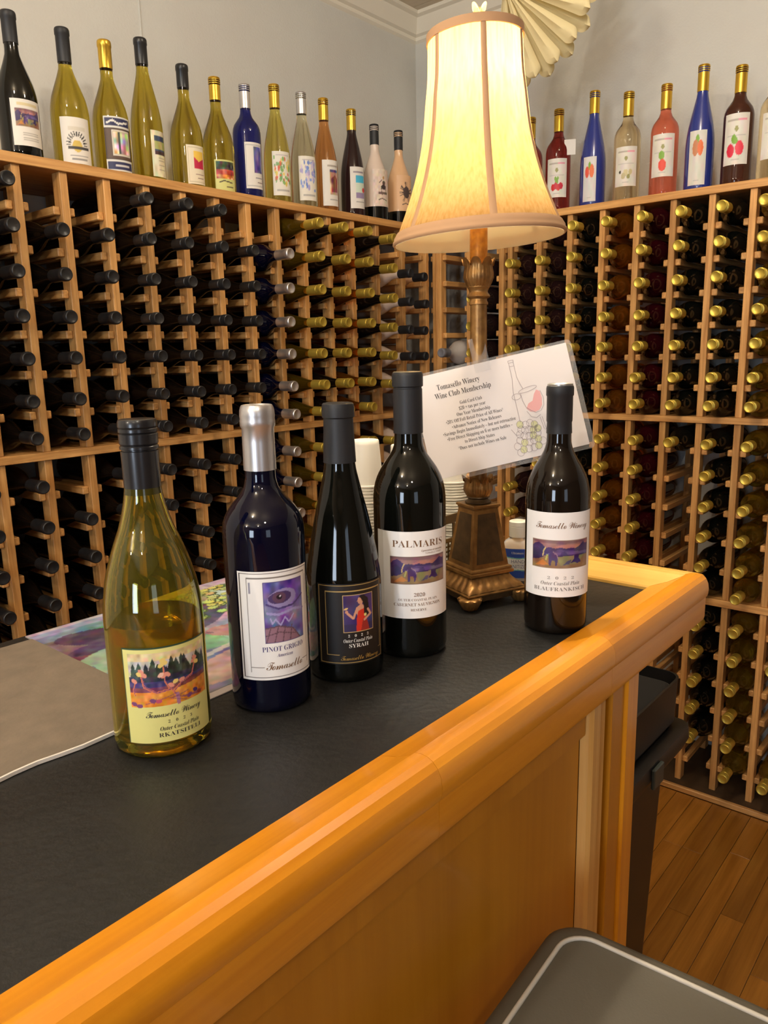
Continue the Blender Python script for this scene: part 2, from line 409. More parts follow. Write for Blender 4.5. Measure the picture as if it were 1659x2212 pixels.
def build_rack(root, side, posts, skip_low):
    stuff = MB()
    for p in posts:
        loc = (p, YL, 0) if side == 'L' else (XR, p, 0)
        for k in range(3):
            inst('post', M_POST[(side, k, 0)], root, loc); inst('back_post', M_POST[(side, k, 1)], root, loc)
        for rows, low in ((UP, 0), (MID, 0), (LOW, 1)):
            for z in rows:
                for g in (1, -1):
                    l = (loc[0], loc[1], z)
                    if (low and skip_low(p)) or (side == 'L' and p < .50) or (side == 'R' and p < .40):
                        a0, a1 = (0, .0165) if g > 0 else (-PW - .0165, -PW)
                        if side == 'L': stuff.box(l[0] + a0, l[0] + a1, YL + .013, YL + .29, z - .0095, z + .0095)
                        else: stuff.box(XR + .013, XR + .29, l[1] + a0, l[1] + a1, z - .0095, z + .0095)
                    else: inst('rail', M_RAIL[(side, g)], root, l)
    if stuff.v: stuff.build('lower_rails', RACK[0 if side == 'R' else 1], root, kind='stuff')
def shelf_board(root, side, a0, a1, name, z0, z1, lip):
    b = MB(); e = .0012
    if side == 'L': b.cbox(a0, a1, YL - lip, YL + DEP - .002, z0, z1, e)
    else: b.cbox(XR - lip, XR + DEP - .002, a0, a1, z0, z1, e)
    return b.build(name, RACK[0 if side == 'L' else 1], root)
LPOST = [X0 + PL * i for i in range(-6, 11)]
LWIDE = [2.0815, 2.2205, 2.3600]
RPOST = [YR0 - PR * i for i in range(-2, 12)]
RWIDE = [1.7655, 1.7460, 1.6130, 1.4785]
rl = thing('wine_rack', 'tall wooden bottle rack with narrow columns along the left wall', 'wine rack')
build_rack(rl, 'L', LPOST, lambda p: True)
shelf_board(rl, 'L', LPOST[0] - .019, 2.0205, 'top_board', ZTB, ZT, .004)
shelf_board(rl, 'L', LPOST[0] - .019, 2.02, 'middle_board', ZMB, ZM, .004); shelf_board(rl, 'L', LPOST[0] - .019, 2.02, 'lower_board', ZLOB, ZLO, .004)
shelf_board(rl, 'L', LPOST[0] - .019, 2.02, 'plinth', ZF, ZPL, .04)
rlw = thing('wine_rack', 'two-column wooden bottle rack with wide columns in the left corner', 'wine rack')
build_rack(rlw, 'L', LWIDE, lambda p: True)
shelf_board(rlw, 'L', 2.021, 2.375, 'top_board', ZTB, ZT, .004); shelf_board(rlw, 'L', 2.021, 2.375, 'middle_board', ZMB, ZM, .004); shelf_board(rlw, 'L', 2.021, 2.375, 'lower_board', ZLOB, ZLO, .004)
rr = thing('wine_rack', 'tall wooden bottle rack of gold-capped bottles along the right wall', 'wine rack')
build_rack(rr, 'R', RPOST, lambda p: p > .95)
shelf_board(rr, 'R', RPOST[-1] - .06, 1.450, 'top_board', ZTB, ZT - .0002, .004)
shelf_board(rr, 'R', RPOST[-1] - .06, 1.450, 'middle_board', ZMB, ZM, .004); shelf_board(rr, 'R', RPOST[-1] - .06, 1.450, 'lower_board', ZLOB, ZLO, .004)
MB().cbox(XR - .03, WX - .002, RPOST[-1] - .06, 1.450, ZF, ZPL, .001).build('plinth', mat('plinth_wood', L3(84, 62, 40), .6, mottle=(30, L3(60, 46, 32), .3)), rr)
MB().cbox(XR - .045, XR - .0305, RPOST[-1] - .06, 1.450, ZF, ZPL + .002, .003).build('kick_strip', RACK[1], rr)
rrw = thing('wine_rack', 'corner bottle rack with wide mostly empty columns behind the lamp', 'wine rack')
build_rack(rrw, 'R', RWIDE, lambda p: True)
shelf_board(rrw, 'R', 1.4505, YL + DEP - .002, 'top_board', ZTB, ZT - .0002, .004); shelf_board(rrw, 'R', 1.451, 1.752, 'middle_board', ZMB, ZM, .003); shelf_board(rrw, 'R', 1.451, 1.752, 'lower_board', ZLOB, ZLO, .003)

# ------------------------------------------------------------------ bottles lying in the racks
def bottle_keys(kind, r, h, rn):
    if kind == 'burgundy': K = [(1, .03), (1, .36), (.985, .42), (.90, .50), (.70, .585), (.50, .66), (None, .745), (None, .98)]
    elif kind == 'hock': K = [(1, .03), (1, .33), (.97, .42), (.86, .52), (.70, .61), (.54, .69), (None, .80), (None, .98)]
    else: K = [(1, .03), (1, .575), (.975, .61), (.88, .65), (.66, .69), (.47, .725), (None, .775), (None, .98)]
    return [((r * a if a else rn), h * b) for a, b in K]
def bottle_prof(kind, r, h, rn, n=26, hcut=1.0):
    p = [(0, .012), (r * .5, .010), (r * .78, .002), (r * .88, 0), (r * .97, .004)] + pchip(bottle_keys(kind, r, h, rn), n)
    return p + [(rn * .8, h * .985), (0, h * .985)]
def cap_prof(h, z0, r, screw, flare=0):
    p = [(r * .9, z0), (r + flare, z0 + .0003)]
    if screw:
        zt = h - .0215; p += [(r, zt)]
        for k in range(3):
            z = zt + .002 + k * .0052; p += [(r * .88, z), (r * .88, z + .0014), (r * 1.05, z + .0019), (r * 1.06, z + .0030), (r * 1.04, z + .0040), (r * .90, z + .0045)]
        p += [(r * 1.02, h - .0035), (r * .98, h - .001), (r * .86, h), (r * .80, h - .0007), (0, h - .0007)]
    else:
        p += [(r, h - .016), (r * 1.07, h - .0145), (r * 1.07, h - .0045), (r * 1.0, h - .001), (r * .92, h), (r * .78, h), (r * .70, h - .0009), (0, h - .0009)]
    return p
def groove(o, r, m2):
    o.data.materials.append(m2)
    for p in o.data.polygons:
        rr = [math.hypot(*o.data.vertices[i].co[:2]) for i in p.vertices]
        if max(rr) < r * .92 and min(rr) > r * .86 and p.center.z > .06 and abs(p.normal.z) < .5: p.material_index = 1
def lathe_mesh(name, prof, m, seg=24, smooth=.7, gr=None):
    o = lathe(name, prof, m, None, seg, smooth)
    if gr: groove(o, *gr)
    me = o.data; bpy.data.objects.remove(o); return me
SHADEGOLD = mat('gold_groove_shade', L3(120, 96, 30), .45, metal=.5)  # darker gold paints the shade into the grooves between cap ridges
BT = {}
def btype(key, kind, r, h, rn, gm, cm, screw, caplen):
    BT[key] = (lathe_mesh('bottle_glass', bottle_prof(kind, r, h, rn, 22), gm), lathe_mesh('capsule', cap_prof(h, h - caplen, rn + .0009, screw), cm, gr=(rn + .0009, SHADEGOLD) if screw and cm is OLGOLD else None), r, h)
btype('dark', 'burgundy', .0395, .300, .0138, BROWNG, FOILK, False, .062)
btype('darkscrew', 'burgundy', .0395, .305, .0138, BROWNG, FOILK, True, .060)
btype('blue', 'bordeaux', .0385, .305, .0140, BLUEG, SILV, False, .055)
btype('yel', 'hock', .0385, .335, .0138, G_GOLDEN, OLGOLD, True, .058)
btype('dkgold', 'hock', .0385, .335, .0138, BROWNG, OLGOLD, True, .058)
btype('ambhock', 'hock', .0385, .335, .0138, G_AMBER, OLGOLD, True, .058)
btype('cream', 'burgundy', .0445, .300, .0138, CREAMP, FOILM, False, .052)
btype('tan', 'burgundy', .0445, .265, .0138, TANP, FOILM, False, .052)
btype('grey', 'bordeaux', .0445, .290, .0150, GREYP, mat('grey_cap', L3(120, 120, 126), .4), False, .045)
btype('plumw', 'bordeaux', .0445, .300, .0148, mat('wide_plum_glass', (.010, .005, .005, 1), .05), OLGOLD, True, .055)
btype('green', 'bordeaux', .0385, .303, .0142, DARKG, OLGOLD, True, .055)
btype('amber', 'bordeaux', .0385, .303, .0142, G_AMBER, OLGOLD, True, .055)
btype('maroon', 'bordeaux', .0385, .303, .0142, G_MAROON, OLGOLD, True, .055)
btype('golden', 'bordeaux', .0385, .303, .0142, G_GOLDEN, OLGOLD, True, .055)
btype('plum', 'bordeaux', .0385, .303, .0142, mat('plum_black_glass', (.016, .006, .006, 1), .05), OLGOLD, True, .055)
DESC = dict(dark='dark bottle, black cap', darkscrew='dark bottle, ringed black cap', blue='blue-black bottle, silver cap', yel='yellow-green bottle, gold cap', dkgold='dark slim bottle, gold cap',
            ambhock='amber slim bottle, gold cap', cream='cream bottle, black cap', tan='tan bottle, black cap', grey='grey bottle, grey cap', green='green-black bottle, gold cap', amber='amber bottle, gold cap',
            maroon='maroon bottle, gold cap', golden='golden bottle, gold cap', plum='plum-black bottle, gold cap', plumw='wide plum-black bottle, gold cap')
def lay(key, side, a, z, front, rackname, coltxt, rowtxt, tilt=0):
    gm, cm, r, h = BT[key]
    b = bpy.data.objects.new('wine_bottle', gm); COL.objects.link(b)
    roll = random.uniform(0, 6.28)
    if side == 'L':
        b.location = (a + random.uniform(-.0015, .0015), YL - front + h, z)
        M = Matrix.Rotation(tilt, 4, 'X') @ Matrix.Rotation(PI / 2, 4, 'X') @ Matrix.Rotation(roll, 4, 'Z')
    else:
        b.location = (XR - front + h, a + random.uniform(-.0015, .0015), z)
        M = Matrix.Rotation(-tilt, 4, 'Y') @ Matrix.Rotation(-PI / 2, 4, 'Y') @ Matrix.Rotation(roll, 4, 'Z')
    b.rotation_euler = M.to_euler()
    tag(b, '%s, %s, %s, %s' % (DESC[key], rackname, coltxt, rowtxt), 'bottle', 'bottles lying in the %s' % rackname)
    inst('capsule', cm, b)
def seat(r, gap): return .0095 + math.sqrt(max(r * r - (gap / 2) ** 2, 1e-6))
def fill(side, c0, c1, key, front, rackname, coltxt, rows, gapw=None):
    """c0,c1: clear span between posts; rows: dict section -> list of row numbers holding bottles"""
    r = BT[key][2]; gap = (c1 - c0) - .033; mid = (c0 + c1) / 2
    for sec, lst in rows.items():
        rails = {'upper': UP, 'middle': MID, 'lower': LOW}[sec]; base = {'upper': ZM, 'middle': ZLO, 'lower': ZPL}[sec]
        for k in lst:
            fr = front + random.uniform(-.004, .004)
            if k <= len(rails): z = rails[k - 1] + seat(r, gap)
            else: z = base + r + .0008
            lay(key, side, mid, z, fr, rackname, coltxt, 'row %s of %s section' % (NUM[k], sec))
A6 = [1, 2, 3, 4, 5, 6]; ALL7 = [1, 2, 3, 4, 5, 6, 7]; R27 = [2, 3, 4, 5, 6, 7]
def lspan(i): return (X0 + PL * (i - 1), X0 + PL * i - PW)
LR = 'left rack'
def lc(i): return 'column %s from left' % NUM[i + 2]
for i, key, fr, rows in [(-1, 'dark', .074, dict(upper=ALL7, middle=[1, 2, 3, 4, 5])), (0, 'dark', .074, dict(upper=ALL7, middle=[1, 2, 3, 4, 5, 6])), (1, 'dark', .074, dict(upper=R27, middle=[2, 3, 4, 5, 6])),
                         (2, 'dark', .080, dict(upper=R27, middle=[1, 2, 3, 4, 5])), (3, 'darkscrew', .090, dict(upper=ALL7, middle=[1, 2, 3, 4, 5])), (4, 'darkscrew', .090, dict(upper=ALL7, middle=[1, 2, 3, 4, 5])),
                         (5, 'darkscrew', .086, dict(upper=ALL7, middle=[1, 2, 3, 4, 5])), (6, 'darkscrew', .086, dict(upper=R27, middle=[1, 2, 3, 4])), (7, 'blue', .100, dict(upper=R27, middle=[1, 2, 3, 4])),
                         (8, 'yel', .122, dict(upper=ALL7, middle=[1, 2, 3, 4])), (9, 'dkgold', .120, dict(upper=ALL7, middle=[1, 2, 3])), (10, 'ambhock', .122, dict(upper=ALL7, middle=[1, 2, 3]))]:
    fill('L', *lspan(i), key, fr, LR, lc(i), rows)
fill('L', LPOST[-1], LWIDE[0] - PW, 'dkgold', .120, LR, lc(11), dict(upper=A6, middle=[1, 2]))
fill('L', LWIDE[0], LWIDE[1] - PW, 'cream', .088, 'left corner rack', 'left column', dict(upper=[2, 3, 4, 5, 6], middle=[1, 2, 3]))
fill('L', LWIDE[1], LWIDE[2] - PW, 'tan', .045, 'left corner rack', 'right column', dict(upper=[2, 3, 4, 5, 6], middle=[1]))
RRN = 'right rack'
def rspan(i): return (YR0 - PR * (i + 1), YR0 - PR * i - PW)
def rc(i): return 'column %s from right' % NUM[7 - i]
A6 = [1, 2, 3, 4, 5, 6]
for i, key, rows in [(-2, 'plum', dict(upper=ALL7, middle=[1, 2, 3, 4])), (-1, 'plum', dict(upper=ALL7, middle=[1, 2, 3])), (0, 'green', dict(upper=ALL7, middle=[1, 2, 3, 4])), (1, 'amber', dict(upper=ALL7, middle=A6)),
                     (2, 'maroon', dict(upper=ALL7, middle=A6)), (3, 'green', dict(upper=ALL7, middle=[1])), (4, 'green', dict(upper=ALL7, middle=A6, lower=[1, 2, 3, 4, 5])),
                     (5, 'golden', dict(upper=ALL7, middle=A6, lower=A6)), (6, 'golden', dict(upper=ALL7, middle=[1, 2, 3], lower=[2, 6]))]:
    fill('R', *rspan(i), key, .097, RRN, rc(i), rows)
fill('R', RWIDE[3], RWIDE[2] - PW, 'plumw', .092, 'right corner rack', 'right column', dict(upper=[2, 3, 4, 5, 6]))
fill('R', RWIDE[2], RWIDE[1] - PW, 'grey', .075, 'right corner rack', 'left column', dict(upper=[5, 6]))

# ------------------------------------------------------------------ bottles standing on the top shelf
def face_az(x, y): return math.atan2(-y, -x)
def fruit_label(cv, fr, icons, top=True):
    cv.noise(6, .02, seed=3)
    if top:
        cv.rect(.12, .86, .55, .89, (150, 140, 130), .6).rect(.55, .86, .88, .89, (228, 120, 150), .7)
        cv.ell(.5, .70, .07, .055, (150, 150, 90)).rect(.15, .56, .85, .575, (160, 160, 160), .5)
    for (cx, cy, r, c) in icons: cv.ell(cx, cy, r, r * .9, c)
    cv.rect(.35, .08, .65, .10, (160, 160, 160), .6); return cv
def sky_scene(cv, x0, y0, x1, y1, seed=1):
    """vineyard at dusk"""
    W, Hh = x1 - x0, y1 - y0; X = lambda u: x0 + W * u; Y = lambda v: y0 + Hh * v
    q = lambda pts: [(X(a), Y(b)) for a, b in pts]
    cv.rect(x0, y0, x1, y1, (150, 108, 112)); cv.poly(q([(0, .9), (0, 1), (1, 1), (1, .92), (.5, .86)]), (124, 88, 100)); cv.poly(q([(.35, .74), (.5, .84), (.85, .82), (.8, .7)]), (184, 122, 116), .8)
    cv.poly(q([(0, .3), (0, .72), (.05, .84), (.12, .90), (.18, .84), (.24, .72), (.32, .74), (.40, .70), (.48, .75), (.56, .70), (.64, .73), (.72, .70), (.80, .78), (.88, .90), (.94, .82), (1, .84), (1, .3)]), (62, 46, 98))
    cv.poly(q([(.25, .50), (.4, .58), (.7, .60), (1, .56), (1, .46), (.25, .46)]), (104, 86, 138)); cv.poly(q([(.3, .60), (.5, .66), (.8, .63), (.6, .60)]), (84, 66, 124))
    cv.poly(q([(0, 0), (0, .38), (.15, .42), (.3, .46), (1, .46), (1, 0)]), (140, 112, 80)); cv.poly(q([(.48, .10), (.42, .40), (.60, .46), (.90, .44), (.78, .16)]), (134, 130, 92)); cv.poly(q([(.05, .06), (.2, .30), (.3, .12)]), (190, 128, 66)); cv.poly(q([(.86, .05), (.92, .4), (1, .42), (1, .05)]), (150, 120, 96))
    cv.poly(q([(.0, .26), (.02, .62), (.10, .72), (.18, .60), (.22, .40), (.12, .30)]), (54, 38, 84)); cv.line(q([(.20, .44), (.21, .6), (.24, .72)]), .02 * W, (196, 172, 116)); cv.line(q([(.25, .3), (.27, .46)]), .025 * W, (176, 176, 96))
    cv.poly(q([(.30, .10), (.29, .40), (.31, .58), (.35, .62), (.38, .50), (.43, .46), (.44, .30), (.42, .10), (.40, .10), (.39, .28), (.34, .28), (.33, .10)]), (66, 48, 108)); cv.line(q([(.36, .58), (.42, .5), (.44, .36)]), .012 * W, (150, 130, 150)); cv.poly(q([(.46, .42), (.50, .60), (.56, .58), (.60, .44)]), (78, 60, 120))
    cv.poly(q([(.70, .46), (.70, .34), (.64, .18), (.71, .22), (.76, .16), (.84, .20), (.79, .36), (.80, .46)]), (54, 38, 100)); cv.poly(q([(.52, .12), (.60, .28), (.66, .30), (.62, .14)]), (84, 84, 110)); cv.line(q([(.44, .44), (.7, .47), (1, .45)]), .015 * W, (58, 42, 96))
    return cv.noise(14, .045, (x0, y0, x1, y1), seed)
WL = (224, 220, 212)
def C(w, h, c): return Canvas(w, h, c)
def lab_palmaris():
    c = C(40, 48, WL); sky_scene(c, .12, .42, .92, .80, 4); c.rect(.2, .86, .85, .93, (206, 190, 140), .8)
    for k in range(4): c.rect(.3, .27 - .05 * k, .8, .285 - .05 * k, (150, 146, 140), .7)
    return c
def lab_sun():
    c = C(44, 48, WL)
    for k in range(13):
        a = PI * k / 12; c.line([(.5 + .22 * math.cos(a), .40 + .22 * math.sin(a) * .9), (.5 + .34 * math.cos(a), .40 + .32 * math.sin(a) * .9)], .035, (50, 50, 50))
    c.ell(.5, .38, .16, .13, (206, 180, 90)).rect(.2, .30, .9, .37, (60, 60, 60)).rect(.25, .72, .8, .80, (210, 204, 190)); c.rect(.25, .16, .85, .18, (150, 150, 150)); c.rect(.3, .08, .8, .11, (140, 140, 140)); return c
def lab_navy():
    c = C(40, 56, (60, 44, 40)); c.rect(0, .80, 1, 1, (36, 40, 84)).rect(0, 0, 1, .2, (36, 40, 84)); c.rect(.05, .22, .95, .78, (86, 66, 56)); c.rect(.28, .3, .88, .74, (196, 186, 160)); c.noise(9, .22, (.3, .32, .86, .72), 5); c.rect(.45, .32, .52, .72, (60, 70, 66))
    c.frame(0, .8, 1, 1, 1.2, (220, 220, 214)); c.frame(0, 0, 1, .2, 1.2, (220, 220, 214)); c.frame(.25, .28, .91, .76, 1, (220, 216, 206)); c.line([(.12, .88), (.3, .93), (.5, .87), (.85, .91)], .05, (226, 226, 220)); c.rect(.3, .09, .8, .12, (200, 200, 200)); return c
def lab_dusk():
    c = C(36, 52, (220, 212, 180)); c.rect(.2, .48, .95, .9, (60, 74, 100)).rect(.2, .6, .95, .78, (170, 176, 110)).rect(.2, .48, .95, .56, (60, 30, 36)); c.noise(6, .05, seed=2)
    for k in range(6): c.rect(.4, .4 - .05 * k, .85, .412 - .05 * k, (140, 130, 110), .6)
    return c
def lab_heart():
    c = C(40, 52, (226, 216, 190)); c.frame(.06, .05, .97, .95, 1, (190, 180, 150)); c.rect(.35, .4, .92, .86, (236, 196, 80)).poly([(.35, .4), (.35, .7), (.6, .58), (.92, .68), (.92, .4)], (190, 30, 70)); c.rect(.4, .25, .9, .27, (150, 120, 110)).rect(.5, .14, .85, .17, (120, 90, 80)); return c
def lab_red_tree():
    c = C(40, 48, (206, 206, 128)); c.rect(.06, .4, .96, .95, (176, 78, 56)).rect(.06, .7, .96, .95, (52, 64, 50)).rect(.06, .4, .96, .52, (206, 130, 60)); c.noise(10, .14, (.06, .4, .96, .95), 6); c.line([(.2, .28), (.4, .33), (.8, .28)], .05, (80, 70, 50)); c.rect(.5, .12, .85, .15, (110, 100, 70)); return c
def lab_purple():
    c = C(40, 52, WL); c.frame(.05, .04, .97, .96, 1, (170, 170, 170)); c.rect(.45, .34, .96, .92, (96, 84, 150)); c.noise(9, .10, (.45, .34, .96, .92), 8); c.rect(.5, .22, .95, .25, (110, 110, 130)).rect(.6, .12, .95, .15, (120, 90, 80)); return c
def lab_dots(cols, seed, bg=(226, 222, 210), box=(.1, .22, .95, .88)):
    c = C(40, 48, bg); g = np.random.default_rng(seed)
    for k in range(46):
        c.ell(g.uniform(box[0], box[2]), g.uniform(box[1], box[3]), g.uniform(.03, .08), g.uniform(.03, .07), cols[k % len(cols)], al=.85)
    c.rect(.2, .9, .9, .93, (170, 160, 170), .7).rect(.2, .1, .9, .13, (150, 150, 150), .7); return c
def lab_beach():
    c = C(40, 52, WL); c.rect(.35, .25, .96, .80, (206, 222, 204)).rect(.35, .62, .96, .80, (70, 178, 214)).rect(.35, .25, .96, .38, (150, 134, 170)).ell(.9, .45, .12, .06, (214, 70, 70)); c.rect(.2, .86, .9, .89, (150, 140, 150)).rect(.35, .14, .95, .17, (140, 140, 140)); return c
def lab_barrel():
    c = C(40, 52, WL); c.rect(.42, .24, .96, .78, (190, 150, 120)).poly([(.5, .3), (.5, .6), (.75, .68), (.95, .6), (.95, .3)], (148, 84, 60)); c.rect(.42, .74, .96, .80, (90, 84, 130)); c.noise(9, .10, (.42, .24, .96, .8), 9); c.rect(.3, .86, .95, .89, (170, 160, 150)).rect(.4, .12, .95, .15, (150, 150, 150)); return c
def lab_deer(bg):
    c = C(44, 60, bg); c.ell(.62, .62, .10, .06, (90, 70, 60)).ell(.60, .50, .16, .07, (60, 52, 50)).line([(.45, .46), (.5, .28)], .03, (60, 52, 50)).line([(.7, .46), (.75, .3)], .03, (60, 52, 50)).line([(.35, .62), (.5, .7)], .03, (80, 70, 60)).ell(.6, .76, .05, .05, (200, 160, 90)); c.rect(.3, .30, .85, .36, (90, 76, 66), .8); c.line([(.3, .14), (.5, .18), (.8, .13)], .04, (110, 90, 80)); c.noise(12, .03, seed=4); return c
def lab_leaves(bg):
    c = C(44, 60, bg); g = np.random.default_rng(5)
    for k in range(22): 
        a = g.uniform(0, 6.28); c.line([(.55, .5), (.55 + .38 * math.cos(a), .5 + .30 * math.sin(a))], .03, (96, 76, 66))
    c.ell(.55, .5, .2, .17, (80, 64, 60)); c.line([(.3, .14), (.5, .18), (.8, .13)], .04, (120, 96, 80)); return c
RED, GRN, ORG, CHR = (206, 40, 44), (120, 168, 50), (226, 110, 50), (196, 30, 60)
GROUPS = 'bottles standing on the top shelf'
def standing(kind, x, y, z, r, h, rn, gm, cm, screw, caplen, label, cv=None, lz=(.04, .14), half=.75, off=0, cat='bottle', group=GROUPS, seg=32, base_band=None):
    t = thing('wine_bottle', label, cat, (x, y, z + .0005), 0, group)
    lathe('glass', bottle_prof(kind, r, h, rn, 30), gm, t, seg)
    o = lathe('capsule', cap_prof(h, h - caplen, rn + .0010, screw), cm, t, seg)
    if screw and cm is GOLD: groove(o, rn + .0010, SHADEGOLD)
    if cv is not None:
        az = face_az(x, y) + off; R = r + .0005
        grid_print('label', lambda u, v: (R * math.cos(az - half + 2 * half * u), R * math.sin(az - half + 2 * half * u), lz[0] + (lz[1] - lz[0]) * v), cv, PRINT, t)
    if base_band is not None:
        lathe('base_band', [(r + .0004, .004), (r + .0004, base_band)], DARKG, t, seg)
    return t
SB = YL + .080
ol = G_OLIVE
SHELF_L = [
 ('burgundy', .915, .314, DARKG, FOILM, False, .066, 'black bottle with white landscape label, leftmost on the left top shelf', lab_palmaris(), (.028, .125), .80, .45),
 ('burgundy', 1.040, .314, ol, FOILM, False, .075, 'olive bottle with black cap and sunburst label on the left top shelf', lab_sun(), (.010, .112), .80, .25),
 ('burgundy', 1.148, .316, ol, GOLD, False, .064, 'olive bottle with gold foil and navy banded label on the left top shelf', lab_navy(), (.010, .135), .80, .40),
 ('hock', 1.251, .348, ol, FOILK, False, .062, 'tall olive bottle with black cap and narrow dusk label on the left top shelf', lab_dusk(), (.014, .125), .55, .75),
 ('burgundy', 1.374, .317, ol, FOILK, False, .058, 'olive bottle whose cream label has a red and yellow picture', lab_heart(), (.012, .110), .62, .55),
 ('burgundy', 1.480, .311, ol, GOLD, True, .060, 'olive bottle with gold cap and orange landscape label on the left shelf', lab_red_tree(), (.008, .090), .70, .40),
 ('bordeaux', 1.587, .318, G_BLUE, SILV, True, .066, 'cobalt blue bottle with silver cap on the left top shelf', lab_purple(), (.030, .155), .70, .50),
 ('hock', 1.702, .343, G_YELL, GOLD, True, .066, 'clear bottle of yellow wine with flower label and gold cap', lab_dots([(216, 90, 60), (120, 170, 90), (226, 200, 90), (110, 160, 100)], 3), (.026, .150), .72, .35),
 ('hock', 1.813, .347, G_PALE, SILV, True, .064, 'clear bottle of pale wine with lilac label and silver cap', lab_dots([(170, 160, 210), (120, 150, 220), (206, 190, 220), (90, 120, 200)], 4), (.026, .155), .72, .35),
 ('hock', 1.911, .350, G_ORNG, GOLD, True, .066, 'clear bottle of orange wine with gold cap on the left shelf', lab_barrel(), (.022, .160), .70, .45),
 ('hock', 2.042, .345, mat('dark_plum_glass', (.022, .010, .010, 1), .06), GOLD, True, .066, 'dark plum bottle with gold cap and blue beach label', lab_beach(), (.030, .160), .66, .45),
 ('burgundy', 2.158, .321, CREAMP, FOILM, True, .066, 'cream coated bottle with black cap and animal drawing', lab_deer((226, 206, 190)), (.055, .170), .75, .55),
 ('burgundy', 2.290, .326, TANP, FOILM, True, .066, 'tan coated bottle with black cap and leafy drawing beside the lampshade', lab_leaves((228, 184, 140)), (.055, .170), .75, .55)]
for kind, x, h, gm, cm, sc, cl, lab, cv, lz, half, off in SHELF_L:
    r = .044 if kind == 'burgundy' else .0405
    standing(kind, x, SB, ZT, r, h, .0148, gm, cm, sc, cl, lab, cv, lz, half, off, base_band=(.05 if gm in (CREAMP, TANP) else None))
XS = XR + .080
def cherry(cs): return [(.5, .42, .09, GRN), (.45, .48, .06, GRN), (.56, .49, .05, GRN)] + [(.34 + .12 * k, .26 + .03 * (k % 2), .10, c) for k, c in enumerate(cs)]
SHELF_R = [
 ('bordeaux', 1.404, .318, G_RED, GOLD, True, .068, 'red wine bottle mostly hidden behind the lampshade on the right shelf', None, None, 0, 0),
 ('bordeaux', 1.300, .323, G_RED, GOLD, True, .070, 'clear bottle of dark red wine with a card tag round its neck', fruit_label(C(40, 52, WL), 0, cherry([RED, CHR, RED, CHR])), (.045, .165), .85, -.10),
 ('hock', 1.176, .351, BLUEP, GOLD, True, .068, 'blue bottle with peach label between red and straw-coloured bottles', fruit_label(C(34, 60, (216, 214, 214)), 0, [(.5, .80, .10, GRN), (.32, .66, .15, (226, 90, 70)), (.66, .68, .17, ORG)], False), (.016, .150), .52, -.25),
 ('bordeaux', 1.063, .324, G_STRAW, GOLD, True, .070, 'clear bottle of straw-coloured wine with flower label', fruit_label(C(44, 52, WL), 0, [(.25, .36, .05, (60, 60, 50)), (.5, .34, .10, (206, 196, 150)), (.7, .36, .08, (196, 186, 140)), (.4, .26, .09, (190, 180, 140)), (.62, .24, .07, (150, 150, 90))]), (.045, .160), .85, -.05),
 ('bordeaux', .946, .320, G_PINK, GOLD, True, .070, 'clear bottle of pink wine with red fruit label', fruit_label(C(40, 52, WL), 0, [(.46, .50, .12, GRN), (.50, .44, .06, GRN), (.5, .27, .16, (226, 70, 50))]), (.055, .175), .85, -.10),
 ('hock', .840, .348, BLUEP, GOLD, True, .072, 'blue bottle with carrot-coloured fruit label near the right end', fruit_label(C(34, 60, (216, 214, 206)), 0, [(.48, .84, .10, GRN), (.44, .78, .08, GRN), (.38, .68, .17, (196, 130, 90)), (.66, .68, .16, ORG)], False), (.016, .165), .60, -.15),
 ('bordeaux', .735, .322, G_PLUM, GOLD, True, .072, 'dark brown bottle with raspberry label on the right shelf', fruit_label(C(40, 52, WL), 0, [(.42, .50, .10, GRN), (.5, .46, .07, GRN), (.3, .28, .15, (214, 40, 70)), (.64, .32, .16, (226, 60, 80))]), (.055, .190), .85, -.10),
 ('bordeaux', .638, .318, G_STRAW, GOLD, True, .070, 'straw-coloured bottle cut off by the right edge of the picture', fruit_label(C(40, 52, WL), 0, [(.5, .3, .15, ORG)]), (.055, .175), .85, 0)]
for kind, yy, h, gm, cm, sc, cl, lab, cv, lz, half, off in SHELF_R:
    t = standing(kind, XS, yy, ZT, .0405, h, .0148, gm, cm, sc, cl, lab, cv, lz, half, off)
    if abs(yy - 1.300) < .001:
        ring = tube('tag_cord', [(.018 * math.cos(a), .018 * math.sin(a), .232) for a in np.linspace(0, 2 * PI, 20)[:-1]], .0012, INK, t, 6, True)
        MB().box(-.030, -.0294, -.054, -.018, .175, .222, Matrix.Rotation(.5, 4, 'Z')).build('card_tag', WHITEP, t)

